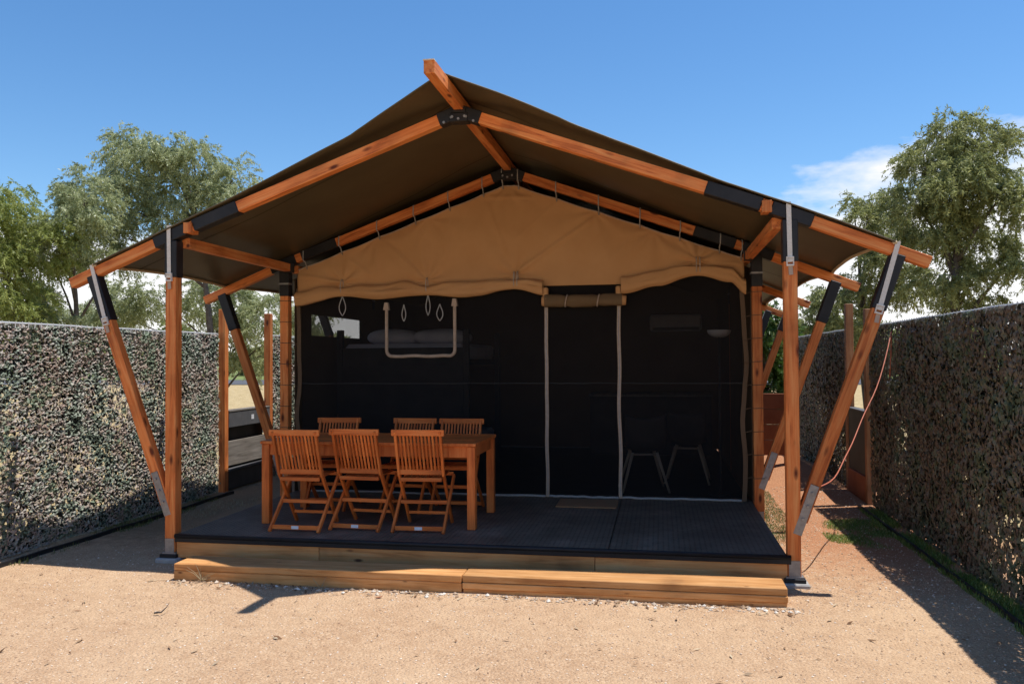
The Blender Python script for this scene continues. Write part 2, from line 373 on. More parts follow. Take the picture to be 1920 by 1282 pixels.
smat('gravel_mix', [(0, (.35, .22, .14)), (.35, (.56, .39, .25)), (.75, (.67, .50, .35)), (1, (.80, .70, .57))])
smat('rubble_mix', [(0, (.36, .24, .15)), (.6, (.55, .44, .33)), (1, (.76, .70, .61))])
smat('litter_mix', [(0, (.10, .05, .025)), (.5, (.26, .14, .07)), (1, (.52, .42, .28))])
stones('loose_gravel', 42000, lambda r, n: (-4.2+8.2*r.random(n), -4.6+5.0*r.random(n)**1.0), .0025, .0095, 1, 'gravel_mix')
stones('rubble_chips', 420, lambda r, n: (-2.2+4.7*r.random(n)**.75, -.60-.02-.10*r.random(n)**2), .006, .026, 2, 'rubble_mix')
stones('lane_gravel', 4000, lambda r, n: (2.5+1.3*r.random(n), -.5+5*r.random(n)), .004, .013, 3, 'gravel_mix')

def blades(name, n, region, hmin, hmax, wid, seed, material, lean=.5):
    r = np.random.default_rng(seed); x, y = region(r, n); h = hmin+(hmax-hmin)*r.random(n)**1.6
    a = r.random(n)*6.283; d = np.stack([np.cos(a), np.sin(a)], -1); pr = np.stack([-d[:, 1], d[:, 0]], -1)
    gz = np.array([ground_z(xx, yy) for xx, yy in zip(x, y)])-.005
    ln = lean*h*r.random(n)
    p = np.zeros((n, 6, 3))
    for k, (t, wf) in enumerate(((0, 1), (.55, .8), (1, .08))):
        c = np.stack([x+d[:, 0]*ln*t*t, y+d[:, 1]*ln*t*t, gz+h*t], -1)
        for q, s in enumerate((-1, 1)):
            p[:, k*2+q] = c; p[:, k*2+q, :2] += s*pr*wid*wf
    f = np.array([(0, 1, 3, 2), (2, 3, 5, 4)])
    ff = (f[None]+np.arange(n)[:, None, None]*6).reshape(-1, 4)
    return kind(link(name, scatter_mesh(name, p.reshape(-1, 3), ff, material, np.repeat(r.random(n), 2))), 'stuff')
def strip(x0, x1, y0, y1, thr, seed):
    def reg(r, n):
        X, Y = [], []
        while len(X) < n:
            x = x0+(x1-x0)*r.random(); y = y0+(y1-y0)*r.random()
            ed = min((y-y0), (y1-y), .35)/.35; ex = min(1, min(x-x0, x1-x)/.06)
            if noise.noise((x*2.2+seed, y*2.2, seed)) > thr-.35*r.random()+.6*(1-ed)+.15*(1-ex): X.append(x); Y.append(y)
        return np.array(X), np.array(Y)
    return reg
blades('fence_grass', 15000, strip(3.66, 3.87, -3.2, 3.3, -.15, 4), .015, .055, .003, 4, 'lush', .8)
blades('lane_grass', 9000, strip(3.05, 3.72, 1.2, 2.7, .10, 6), .008, .032, .0028, 5, 'lush', .9)
blades('tent_side_grass', 6500, strip(2.5, 2.85, 1.2, 4.6, .0, 8), .008, .032, .0028, 6, 'grass', .9)
blades('fence_weeds', 2600, strip(-3.95, -3.62, -2.5, 3.2, .12, 9), .012, .05, .0028, 7, 'grass')
blades('verge_weeds', 1400, strip(-3.6, -2.7, 1.1, 3.2, .25, 12), .01, .035, .0025, 8, 'straw')

# ------------------------------------------------------------------ safari tent
D0, D1, D2, D3 = 0.0, 2.12, 4.79, 7.13
ZR, ZK, XT, ZT, ZS = 3.62, 2.72, 3.46, 2.33, .46
tent = thing('safari_tent', 'large safari tent with orange timber frame, olive fly roof and dark insect screen front', 'tent', (0, 0, 0))
XJ = 3.24; ZJ = ZK+(ZT-ZK)*(XJ-2.5)/(XT-2.5)
def rafter_pt(x, y):
    ax = abs(x)
    return Vector((x, y, ZR+(ZK-ZR)*ax/2.5 if ax <= 2.5 else ZK+(ZT-ZK)*(ax-2.5)/(XT-2.5)))
def sleeve(parent, p0, p1, a, d=None):
    return beam('sleeve', p0, p1, a, d or a, 'black', parent, bevel=.006)
def bolt(parent, p, r=.011, dirv=(0, -1, 0)):
    m, _ = frame_mat(p, Vector(p)+Vector(dirv)*.012, (1, 0, 0) if abs(dirv[0]) < .9 else (0, 0, 1))
    return link('bolt', BOLT, parent, m)
bm_ = MB().tube([(0, 0, -.004), (0, 0, .012)], .011, 6); BOLT = bm_.mesh('bolt', 'steel')
PW = .095
for k, y in enumerate((D0, D1, D2, D3)):
    for s in (-1, 1):
        x = 2.5*s
        zb = .06 if k == 0 else .03
        post = beam('post', (x, y, zb), (x, y, ZK-.06), PW, PW, 'pine', tent)
        sleeve(post, (x, y, ZK-.36), (x, y, ZK-.05), PW+.014)
        if k < 2:
            obj('footplate', MB().box(x-.062, x+.062, y-.062, y+.062, zb-.012, zb+.001).box(x-.040, x+.040, y-.0535, y-.0485, zb+.001, zb+.115).box(x-.040, x+.040, y+.0485, y+.0535, zb+.001, zb+.115), 'steel', post)
        else:
            pass
        # raking strut
        b0 = Vector((x+.055*s, y, ZS)); b1 = Vector((XJ*s, y, ZJ-.045))
        st = beam('strut', b0, b1, .085, .082, 'pine', tent)
        dr = (b1-b0).normalized(); q = b1-dr*.40
        sleeve(st, q, b1+dr*.02, .10)
        # steel foot plates of the strut, front and back
        if k < 2:
            for yy in (y-.046, y+.046):
                dy_ = Vector((0, yy-y, 0)); beam('plate', b0-dr*.10+dy_, b0+dr*.28+dy_, .062, .006, 'steel', st, bevel=.001)
            for t in (.02, .12, .22): bolt(st, b0+dr*t+Vector((0, -.050, 0)))
        # rafters, inner and outer length
        r1 = beam('rafter', rafter_pt(.05*s, y), rafter_pt(2.5*s, y), .088, .085, 'pine', tent)
        sleeve(r1, rafter_pt(.02*s, y), rafter_pt(.17*s, y), .102)
        sleeve(r1, rafter_pt(1.90*s, y), rafter_pt(2.30*s, y), .102)
        r2 = beam('rafter', rafter_pt(2.40*s, y), rafter_pt(XT*s, y), .084, .080, 'pine', tent)
        sleeve(r2, rafter_pt(2.37*s, y), rafter_pt(2.66*s, y), .100)
        if k == 0:
            for t, dz in ((.06, -.03), (.12, -.045)): bolt(r1, rafter_pt(t*s, y)+Vector((0, -.052, dz)))
            # webbing straps over rafter and down post / strut
            for nm, par, p_top, p_bot in (('post', post, Vector((x-.012, y-.060, ZK+.075)), Vector((x-.006, y-.060, ZK-.36))), ('strut', st, b1+Vector((.0, -.057, .105))-dr*.0, b1-dr*.40+Vector((0, -.057, 0)))):
                stp = beam('strap', p_bot, p_top, .034, .004, 'strap', par, bevel=0)
                beam('strap', p_top+Vector((0, -.001, .001)), p_top+Vector((0, .125, .004)), .034, .004, 'strap', par, side=(0, 0, 1), bevel=0)
                d2 = (p_top-p_bot).normalized()
                mb_ = MB(); mm, _l = frame_mat(p_bot, p_bot+d2)
                bk = link('buckle', MB().box(-.027, .027, -.012, .012, -.035, -.022).box(-.027, .027, -.012, .012, .022, .035).box(-.027, -.019, -.011, .011, -.0225, .0225).box(.019, .027, -.011, .011, -.0225, .0225).box(-.0185, .0185, -.008, -.001, -.006, .02).mesh('buckle', 'strap', bevel=.002), par, mm)
                beam('strap_tail', p_bot-d2*.10+Vector((.004, -.002, 0)), p_bot-d2*.022, .03, .004, 'tan_tape', par, bevel=0)
        else:
            # short cap under the post head
            beam('collar', (x, y, ZK-.235), (x, y, ZK-.215), PW+.024, PW+.024, 'steel', post, bevel=.002)
            sleeve(st, q+dr*.02, q+dr*.06, .104)
# hubs under the ridge
for y in (D0, D1, D2, D3):
    hub = obj('hub', MB().box(-.075, .075, y-.058, y+.058, ZR-.085, ZR-.015).box(-.058, .058, y-.064, y+.064, ZR-.014, ZR+.035), 'black', tent, bevel=.006)
    for q in ((-.05, -.05), (.05, -.05), (0, -.068), (-.03, .02), (.03, .02)): bolt(hub, (q[0], y-.060, ZR+q[1]))
rb = beam('ridge_beam', (0, -.90, ZR+.055), (0, D3+.6, ZR+.055), .078, .098, 'pine', tent, side=(0, 0, 1))
beam('end_cap', (0, -.915, ZR+.098), (0, -.86, ZR+.098), .080, .006, 'strap', rb, side=(0, 0, 1), bevel=0)
for s in (-1, 1):
    for a, bq in ((D0, D1), (D1, D2), (D2, D3)):
        pu = beam('purlin', (2.42*s, a+.05, ZK-.06), (2.42*s, bq-.05, ZK-.06), .075, .085, 'pine', tent, side=(0, 0, 1))
        beam('sleeve', (2.42*s, bq-.14, ZK-.06), (2.42*s, bq-.05, ZK-.06), .09, .10, 'black', pu, side=(0, 0, 1))
    # tie block at the knee
    obj('block', MB().box(min(2.30*s, 2.37*s), max(2.30*s, 2.37*s), -.075, .05, ZK+.005, ZK+.095), 'pine', tent, bevel=.004, origin=(2.33*s, 0, ZK))
# fly roof
FE = [(0, -.56), (.4, -.29), (.9, -.09), (1.5, -.06), (2.4, -.065), (4, -.055)]        # front edge, set back off the ridge
FZ = [(0, .125), (.4, .17), (.8, .165), (1.2, .14), (1.6, .112), (2.0, .075), (2.5, .060), (4, .052)]   # canvas bows over the rafters
def interp(x, tab):
    for (x0, z0), (x1, z1) in zip(tab, tab[1:]):
        if x <= x1: t = (x-x0)/(x1-x0); return z0+(z1-z0)*t
    return tab[-1][1]
def fly(s):
    def fn(u, v):
        edge = 3.22
        fr = [D0, D1, D2, D3]; y1 = D3+.55
        ax0 = edge*u; y0 = interp(ax0, FE)
        y = y0+(y1-y0)*v; t = 0
        for a, bq in zip(fr, fr[1:]):
            if a <= y <= bq: t = (y-a)/(bq-a); t = 4*t*(1-t); break
        ax = (edge-.06*t)*u                           # eave pulled in between frames
        z = ZR+(ZK-ZR)*ax/2.5 if ax <= 2.5 else ZK+(ZT-ZK)*(ax-2.5)/(XT-2.5)
        z += interp(ax, FZ)
        z -= .030*t*math.sin(math.pi*min(1, u*1.02))
        z += .012*noise.noise((ax*1.3, y*1.1, s*3.0))*sm(0, .3, ax) + .003*noise.noise((ax*4, y*3, s))
        return (s*ax, y, z)
    return MB().grid(fn, 44, 110), fn
ff = []
for s in (-1, 1):
    mb, fn = fly(s); ff.append(fn)
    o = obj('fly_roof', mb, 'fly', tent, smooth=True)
    md = o.modifiers.new('thick', 'SOLIDIFY'); md.thickness = .004; md.offset = 1
    hem = MB().tube([Vector(fn(1, j/110))+Vector((0, 0, -.004)) for j in range(0, 111)], .015, 6)
    obj('hem', hem, 'fly_hem', o, smooth=True)
    for ys in (8, 30, 52, 74):
        sv = [Vector(fn(j/44, ys/110))+Vector((0, 0, -.0015)) for j in range(45)]; sb_ = MB()
        for p_ in sv: sb_.v += [tuple(p_+Vector((0, -.012, 0))), tuple(p_+Vector((0, .012, 0)))]
        sb_.f = [(2*j, 2*j+1, 2*j+3, 2*j+2) for j in range(44)]; obj('seam', sb_, 'fly_seam', o)
    hem = MB().tube([Vector(fn(j/44, 0))+Vector((0, 0, 0)) for j in range(0, 45)], .007, 6)
    obj('hem', hem, 'fly', o, smooth=True)
# ---- gable canvas panel (slack, gathered at its ties)
YG = D1+.075
GATH = [-1.86, -.90, .05, 1.92]
def piece(tab, x):
    for (x0, z0), (x1, z1) in zip(tab, tab[1:]):
        if x0 <= x <= x1:
            t = (x-x0)/(x1-x0); return z0+(z1-z0)*(t*t*(3-2*t))
    return tab[0][1] if x < tab[0][0] else tab[-1][1]
LOW = [(-2.39, 2.26), (-1.86, 2.36), (-1.45, 2.32), (-.90, 2.355), (-.45, 2.325), (.05, 2.40), (.36, 2.33), (1.17, 2.33), (1.55, 2.40), (1.92, 2.50), (2.25, 2.43), (2.40, 2.30)]
ties = [-2.28, -1.87, -1.44, -1.03, -.65, -.28, -.07, .10, .50, .94, 1.36, 1.76, 2.15, 2.36]
def top_z(x):
    z = ZR-.108+(ZK-ZR)*max(abs(x), .06)/2.5
    for a, bq in zip(ties, ties[1:]):
        if a <= x <= bq: t = (x-a)/(bq-a); return z-.10*(bq-a)*t*(1-t)
    return z
CREASE = [(-.28, 3.38, .05, 2.55, .014), (-1.44, 2.98, -.90, 2.50, .018), (-1.03, 3.12, -.90, 2.52, .009), (.94, 3.15, .05, 2.55, .018), (.50, 3.30, .05, 2.9, .008), (1.76, 2.86, 1.92, 2.62, .014), (2.15, 2.72, 1.92, 2.6, .012), (-1.87, 2.82, -1.5, 2.55, .010), (-.28, 3.38, .25, 3.36, .012), (1.36, 3.0, 1.1, 2.7, .009), (-.65, 3.27, -.70, 2.7, .007), (1.3, 2.42, 1.92, 2.62, .016), (2.38, 2.6, 1.92, 2.6, .016), (-2.38, 2.6, -1.86, 2.5, .012)]
def gab(u, v):
    x = -2.39+4.78*u; zt = top_z(x); zb = piece(LOW, x)+.09
    z = zb+(zt-zb)*v
    y = YG-.02*math.sin(math.pi*v)
    for gx in GATH:                                   # creases fan out of each gather
        dx, dz = x-gx, z-(piece(LOW, gx)+.15); r = math.hypot(dx, dz)
        if r < 1.1 and dz > -.2:
            an = math.atan2(dz, dx); y += .020*math.sin(an*7+gx*9)*math.exp(-r*3.5)*sm(.0, .10, r)
    for ax in (-.02, -1.5, 1.5, .9, -.9):             # tension from the ties above
        az = top_z(ax); dx, dz = x-ax, z-az; r = math.hypot(dx, dz); an = math.atan2(dz, dx)
        y += .007*math.sin(an*9+ax*5)*math.exp(-r*1.6)*sm(0, .15, r)
    y += .012*noise.noise((x*1.5, z*1.5, 5))+.004*noise.noise((x*5, z*5, 8))
    for x0, z0, x1, z1, am in CREASE:                 # drawn tight between a tie and a gather
        dx, dz = x1-x0, z1-z0; ll = math.hypot(dx, dz); t = ((x-x0)*dx+(z-z0)*dz)/ll/ll; dd = ((x-x0)*dz-(z-z0)*dx)/ll
        if -.02 < t < 1.02: y -= am*math.exp(-(dd/.022)**2)*sm(-.02, .15, t)*sm(1.02, .85, t)
    return (x, y, z)
gp = obj('gable_panel', MB().grid(gab, 240, 80), 'gable', tent, smooth=True)
gp.modifiers.new('thick', 'SOLIDIFY').thickness = .003
def hem_roll(x0, x1):
    """the rolled-up lower edge: a sagging roll squeezed at its ties"""
    def fn(u, v):
        x = x0+(x1-x0)*u; a = 2*math.pi*v
        sq = 1
        for gx in GATH: sq = min(sq, .62+.38*sm(0, .28, abs(x-gx)))
        rz = .080*sq*(1+.15*noise.noise((x*3, 0, 0))); ry = .060*sq
        wr = noise.noise((x*2.2, a*1.6, 4))*.28+noise.noise((x*5, a*3.5, 9))*.14
        rz *= 1+.05*math.sin(a*3+x*3); ry *= 1+.10*math.sin(a*4+x*2.5)+wr
        zc = piece(LOW, x)-.012+rz*(1+.10*noise.noise((x*2.1, 7, 1)))
        return (x, YG-.045-ry*math.cos(a), zc+rz*math.sin(a)+.006*noise.noise((x*6, a, 2)))
    return MB().grid(fn, int((x1-x0)*45), 28)
for a, bq in ((-2.39, .355), (1.165, 2.40)):
    hr_ = obj('hem_roll', hem_roll(a, bq), 'gable', gp, smooth=True)
for gx in GATH:
    zc = piece(LOW, gx)+.07
    for d in ((0, .035) if gx in (.05, 1.92) else (0,)):
        loop = [(gx+d, YG-.046-.046*math.cos(t), zc+.02+.085*math.sin(t)) for t in [i*2*math.pi/14 for i in range(15)]]
        obj('tie', MB().tube(loop, .007, 6), 'tan_tape', gp, smooth=True)
for tx in ties:
    p = Vector((tx, YG-.008, top_z(tx)-.03)); rp = rafter_pt(tx, D1)
    path = [p, Vector((tx, D1+.02, rp.z-.068)), Vector((tx+.004, D1-.050, rp.z-.05)), Vector((tx+.006, D1-.051, rp.z+.05)), Vector((tx+.004, D1, rp.z+.058))]
    obj('tie', MB().tube(path, .006, 6), 'cord', gp, smooth=True)
top_rope = MB().tube([(x, YG-.004, top_z(x)+.002) for x in [-2.39+4.78*i/160 for i in range(161)]], .007, 6)
obj('top_rope', top_rope, 'tan_tape', gp, smooth=True)
# ---- screen front
YS = D1+.10; ZD = .215
ZIP = (.380, 1.137)
def scr(x0, x1, seed):
    def fn(u, v):
        x = x0+(x1-x0)*u; z = ZD+.01+(2.50-ZD)*v
        y = YS+.014*noise.noise((x*1.1+seed, z*.8, 1))+.004*noise.noise((x*6, z*2, seed))
        return (x, y, z)
    return MB().grid(fn, 30, 30)
for a, bq, q in ((-2.36, ZIP[0], 1), (ZIP[0]+.004, ZIP[1]-.004, 2), (ZIP[1], 2.37, 3)):
    obj('screen_panel', scr(a, bq, q*7.0), 'screen', tent, smooth=True)
for a, bq in ((-2.35, ZIP[0]-.02), (ZIP[0]+.02, ZIP[1]-.02), (ZIP[1]+.02, 2.36)):
    obj('screen_seam', MB().tube([(a+(bq-a)*i/20, YS-.012+.012*noise.noise((i*.3, a, 2)), 1.40+.006*noise.noise((i*.4, a, 0))) for i in range(21)], .004, 5), 'seam_grey', tent)
def ribbon(name, pts, wdt, thick, material, parent, side=(0, 1, 0), wig=.006, seed=0):
    mb = MB(); P = []
    for i in range(len(pts)-1):
        for k in range(12): P.append(lerp(pts[i], pts[i+1], k/12))
    P.append(Vector(pts[-1])); vs = []
    t0 = (P[-1]-P[0]).normalized(); ac = t0.cross(Vector(side)).normalized()
    for p in P:
        w_ = wig*noise.noise((p.x*2+seed, p.z*2.3, seed)); p = p+ac*w_*2+Vector((0, w_, 0))
        for sx_, sy_ in ((-1, -1), (1, -1), (1, 1), (-1, 1)): vs.append(tuple(p+ac*sx_*wdt/2+Vector(side)*sy_*thick/2))
    mb.v = vs
    for i in range(len(P)-1):
        for j in range(4): mb.f.append((i*4+j, i*4+(j+1) % 4, i*4+4+(j+1) % 4, i*4+4+j))
    mb.f += [(3, 2, 1, 0), tuple(len(vs)-4+j for j in range(4))]
    return obj(name, mb, material, parent)
for q, zx in enumerate(ZIP):
    z_ = ribbon('zip_tape', [(zx-.004, YS-.022, 2.29), (zx, YS-.022, 1.2), (zx+.003, YS-.022, ZD+.004)], .036, .008, 'tan_tape', tent, seed=q*4)
    ribbon('zip_teeth', [(zx-.004, YS-.028, 2.22), (zx, YS-.028, 1.2), (zx+.003, YS-.028, ZD+.02)], .007, .004, 'steel', z_, seed=q*4)
    obj('flap', MB().box(zx-.028, zx+.028, YS-.10, YS-.018, 2.21, 2.40), 'gable', tent, bevel=.012)
for sx_ in (-2.375, 2.385):
    ribbon('edge_tape', [(sx_, YS-.025, 2.45), (sx_, YS-.025, 1.3), (sx_, YS-.025, ZD+.004)],   .045, .008, 'wallcanvas', tent, wig=.022, seed=sx_)
    for i in range(9):
        z = .45+i*.23; px_ = 2.5*(1 if sx_ > 0 else -1); sg = 1 if sx_ > 0 else -1
        lp = [(sx_, YS-.03, z), (px_-sg*.052, D1+.03, z+.02), (px_-sg*.052, D1-.052, z+.015), (px_+sg*.052, D1-.052, z+.02), (px_+sg*.052, D1+.03, z+.02)]
        obj('lacing', MB().tube(lp, .0035, 5), 'wallcanvas', tent)
for a, bq in ((-2.37, ZIP[0]-.02), (ZIP[0]+.02, ZIP[1]-.02), (ZIP[1]+.02, 2.37)):
    obj('bottom_tape', MB().tube([(a+(bq-a)*i/30, YS-.022+.008*noise.noise((i*.4, a, 0)), ZD+.012+.008*noise.noise((i*.3, a, 4))) for i in range(31)], .013, 6), 'cord', tent, smooth=True)
def roll(u, v):
    x = .375+.80*u; a = 2*math.pi*v; r = .060*(1+.06*math.sin(3*a+x*9)+.10*noise.noise((x*5, a, 1)))
    for tx in (.60, .93): r *= .80+.20*sm(0, .07, abs(x-tx))
    return (x, YS-.085-r*math.cos(a), 2.255+r*1.08*math.sin(a))
rd = obj('rolled_door', MB().grid(roll, 60, 22), 'rolled', tent, smooth=True)
for tx in (.60, .93):
    obj('tie', MB().tube([(tx+.012*math.sin(t), YS-.085-.056*math.cos(t), 2.255+.062*math.sin(t)) for t in [i*6.2832/14 for i in range(15)]], .007, 6), 'tan_tape', rd, smooth=True)
obj('roll_end', MB().tube([(1.150, YS-.085, 2.255), (1.215, YS-.085, 2.250)], [.058, .048], 14), 'gable', rd, smooth=True)
obj('roll_end', MB().tube([(.345, YS-.085, 2.255), (.395, YS-.085, 2.255)], [.050, .058], 14), 'gable', rd, smooth=True)
# U-shaped window opening
up = [(-1.365, YS-.03, 2.235)]
for i in range(11): up.append((-1.365+.0, YS-.03, 2.2-.44*i/10))
for i in range(1, 7): a = math.pi/2*i/6; up.append((-1.365+.06*(1-math.cos(a)), YS-.03, 1.76-.065*math.sin(a)))
for i in range(1, 12): up.append((-1.305+.64*i/12, YS-.03, 1.695-.004*math.sin(i)))
for i in range(0, 7): a = math.pi/2*i/6; up.append((-.665+.06*math.sin(a), YS-.03, 1.695+.065*(1-math.cos(a))))
for i in range(1, 11): up.append((-.605, YS-.03, 1.76+.50*i/10))
us = obj('window_surround', MB().tube(up, .019, 8), 'tan_tape', tent, smooth=True)
for x, z in ((-1.365, 2.225), (-.605, 2.255)):
    mb = MB(); mb.v = [(x-.032, YS-.055, z-.03), (x+.032, YS-.055, z-.03), (x+.018, YS-.055, z+.05), (x-.018, YS-.055, z+.05), (x-.032, YS-.005, z-.03), (x+.032, YS-.005, z-.03), (x+.018, YS-.005, z+.05), (x-.018, YS-.005, z+.05)]
    mb.f = [(0, 1, 2, 3), (4, 7, 6, 5), (0, 4, 5, 1), (1, 5, 6, 2), (2, 6, 7, 3), (3, 7, 4, 0)]; obj('tab', mb, 'tan_tape', us)
for x, z0, z1, hw in ((-1.865, 2.36, 2.14, .055), (-1.165, 2.25, 2.07, .032), (-.895, 2.36, 2.13, .034), (-.765, 2.25, 2.07, .05)):
    lp = [(x+hw*math.sin(math.pi*t)*(1 if q == 0 else -1)*(.3+t*.7) , YS-.045, z0+(z1-z0)*t) for q in (0,) for t in [i/9 for i in range(10)]]
    lp += [(x-hw*math.sin(math.pi*t)*(.3+t*.7), YS-.045, z0+(z1-z0)*t) for t in [i/9 for i in range(9, -1, -1)]]
    obj('rope_loop', MB().tube(lp, .006, 6), 'cord', tent, smooth=True)
# ---- canvas body behind the screen
ZW = 2.56; ZB = .10
def side_wall(x, win):
    mb = MB(); y0, y1 = YS+.02, D3-.1
    if win:
        a, bq, c, d = win
        mb.box(x-.004, x+.004, y0, a, ZB, ZW).box(x-.004, x+.004, bq, y1, ZB, ZW).box(x-.004, x+.004, a, bq, ZB, c).box(x-.004, x+.004, a, bq, d, ZW)
    else: mb.box(x-.004, x+.004, y0, y1, ZB, ZW)
    return mb
wl = obj('side_wall', side_wall(-2.452, (2.68, 4.25, 1.945, 2.19)), 'wallcanvas', tent)
wp = obj('window', MB().box(-2.449, -2.446, 2.66, 4.27, 1.935, 2.20), 'film', wl)
obj('side_wall', side_wall(2.458, None), 'wallcanvas', tent)
obj('back_wall', MB().box(-2.452, 2.458, D3-.1, D3-.09, ZD, ZW), 'wallcanvas', tent)
def ceil(s):
    def fn(u, v): return (s*2.50*u, YS+.02+(D3-.06-YS)*v, ZR-.16+(ZW-.012-ZR+.16)*u)
    return MB().grid(fn, 4, 6)
for s in (-1, 1): obj('inner_ceiling', ceil(s), 'wallcanvas', tent)
mb = MB(); mb.v = [(-2.56, D3-.095, ZW-.04), (2.56, D3-.095, ZW-.04), (0, D3-.095, ZR-.11)]; mb.f = [(0, 1, 2)]; obj('back_gable', mb, 'wallcanvas', tent)

# ------------------------------------------------------------------ deck and step
deck = thing('deck', 'low timber deck with black rubber ring matting under the tent veranda', 'deck', (0, 0, 0))
obj('platform', MB().box(-2.44, 2.44, .0, D3, .03, .185), 'fascia', deck)
xsm = [-2.44, -.62, 1.15, 2.45]
for a, bq in zip(xsm, xsm[1:]):
    obj('rubber_mat', MB().box(a+.003, bq-.003, -.045, D1+.35, .187, ZD), 'mat', deck, bevel=.004)
obj('inner_floor', MB().box(-2.42, 2.42, D1+.352, D3-.02, .187, ZD-.002), 'dark_board', deck)
obj('nosing', MB().tube([(-2.45, -.050, .198), (2.475, -.050, .198)], .019, 10), 'plastic', deck, smooth=True)
obj('nosing', MB().box(-2.45, 2.475, -.058, -.046, .150, .186), 'plastic', deck, bevel=.002)
for a, bq in ((-2.44, -1.18), (-1.176, 1.045), (1.049, 2.45)):
    obj('fascia_board', MB().box(a, bq, -.045, -.003, .018, .158), 'fascia', deck, bevel=.003, origin=((a+bq)/2, -.02, .09))
step = thing('timber_step', 'long low step of stacked timber sleepers in front of the deck', 'step', (0, -.45, 0))
for a, bq, z0, z1, dy in ((-2.12, .135, .062, .112, 0), (-2.125, .135, -.02, .059, .006), (.142, 2.372, .066, .115, .004), (.142, 2.375, .018, .063, 0), (.145, 2.37, -.03, .016, .012)):
    obj('sleeper', MB().box(a, bq, -.585+dy, -.325+dy, z0, z1), 'sleeper', step, bevel=.005, origin=((a+bq)/2, -.45, (z0+z1)/2))
for s, lb in ((-1, 'concrete pad footing under the front post beside the stacked chairs end of deck'), (1, 'concrete pad footing under the front post at the bare end of deck')):
    f = thing('footing', 'concrete footing with black packer under front post ' + ('by the table end of deck' if s < 0 else 'by the empty end of deck'), 'footing', (2.5*s, 0, 0))
    obj('pad', MB().box(2.5*s-.10, 2.5*s+.10, -.11, .11, -.03, .020), 'concrete', f, bevel=.01)
    obj('packer', MB().box(2.5*s-.075, 2.5*s+.075, -.08, .08, .018, .049), 'plastic', f, bevel=.003)
tag(obj('doormat', MB().box(.535, 1.125, 1.62, 2.06, ZD, ZD+.014), 'doormat', bevel=.004, origin=(.83, 1.84, ZD)), 'small brown coir doormat on the deck before the screen door', 'doormat')

# ------------------------------------------------------------------ dining set
tb = thing('dining_table', 'rectangular orange-brown slatted timber dining table on the deck', 'table', (-.96, .88, ZD))
tx0, tx1, ty0, ty1, tz = -1.945, .012, .45, 1.33, .945
nb = 9; wq = (ty1-ty0-.14)/nb
for i in range(nb):
    y = ty0+.07+i*wq
    obj('plank', MB().box(tx0+.075, tx1-.075, y+.003, y+wq-.003, tz-.024, tz-.002), 'teak', tb, bevel=.002, origin=((tx0+tx1)/2, y, tz))
for a in ((tx0, tx1, ty0, ty0+.07), (tx0, tx1, ty1-.07, ty1)): obj('top_rail', MB().box(*a, tz-.028, tz), 'teak', tb, bevel=.004)
for a in ((tx0, tx0+.073), (tx1-.073, tx1)): obj('top_rail', MB().box(*a, ty0+.071, ty1-.071, tz-.028, tz), 'teak', tb, bevel=.004)
for y in (ty0+.03, ty1-.055): obj('apron', MB().box(tx0+.06, tx1-.06, y, y+.025, tz-.125, tz-.029), 'teak', tb, bevel=.002)
for x in (tx0+.03, tx1-.055): obj('apron', MB().box(x, x+.025, ty0+.06, ty1-.06, tz-.125, tz-.029), 'teak', tb, bevel=.002)
for x in (tx0+.045, tx1-.045):
    for y in (ty0+.045, ty1-.045):
        beam('leg', (x, y, ZD), (x, y, tz-.03), .072, .072, 'teak', tb, bevel=.005)
def make_chair():
    c = thing('folding_chair', '', 'chair')
    for s in (-1, 1):
        x = .192*s
        p = [(x, -.245, .845), (x, -.115, .46), (x, .235, .0)]
        mb = MB()
        up_ = beam('upright', p[1], p[0], .022, .036, 'teak', c, side=(0, 1, 0), bevel=.003)
        beam('front_leg', p[2], lerp(p[1], p[0], .06), .022, .036, 'teak', c, bevel=.003)
        x2 = .217*s
        beam('rear_leg', (x2, -.255, 0), (x2, .20, .425), .022, .036, 'teak', c, bevel=.003)
    def bar(name, x0, x1, y, z, a, d, m='teak'):
        return beam(name, (x0, y, z), (x1, y, z), a, d, m, c, side=(0, 0, 1), bevel=.003)
    bar('back_rail', -.225, .225, -.242, .832, .024, .052)
    bar('back_rail', -.205, .205, -.118, .490, .022, .045)
    for i in range(11):
        x = -.155+.031*i
        beam('back_slat', (x, -.122, .505), (x, -.238, .815), .017, .012, 'teak', c, bevel=.002)
    for i in range(10):
        x = -.153+.034*i
        beam('seat_slat', (x, -.115, .432), (x, .245, .448), .025, .014, 'teak', c, side=(0, 0, 1), bevel=.002)
    bar('seat_rail', -.18, .18, -.128, .428, .022, .032); bar('seat_rail', -.205, .205, .235, .432, .022, .032)
    bar('stretcher', -.205, .205, -.215, .035, .020, .036); bar('stretcher', -.205, .205, -.02, .222, .020, .032)
    bar('stretcher', -.18, .18, .155, .10, .018, .026)
    beam('label_tag', (-.032, -.227, .036), (.032, -.227, .036), .003, .026, 'tag', c, side=(0, 0, 1), bevel=0)
    return c
ch0 = make_chair(); grp = 'folding chairs round the dining table'
spots = [(-1.49, .405, 0, 'slatted folding chair on the table\'s step side, at the end towards the sunlit fence'),
         (-.995, .525, -3, 'slatted folding chair in the middle of the row on the step side of the table'),
         (-.455, .515, 2.5, 'slatted folding chair on the step side of the table, at the end towards the doormat'),
         (-1.640, 1.33, 184, 'slatted folding chair on the screen side of the table, spaced apart from the other two'),
         (-.87, 1.33, 177.5, 'slatted folding chair on the screen side of the table, between two other chairs'),
         (-.382, 1.325, 180, 'slatted folding chair on the screen side of the table, at the end towards the doormat')]
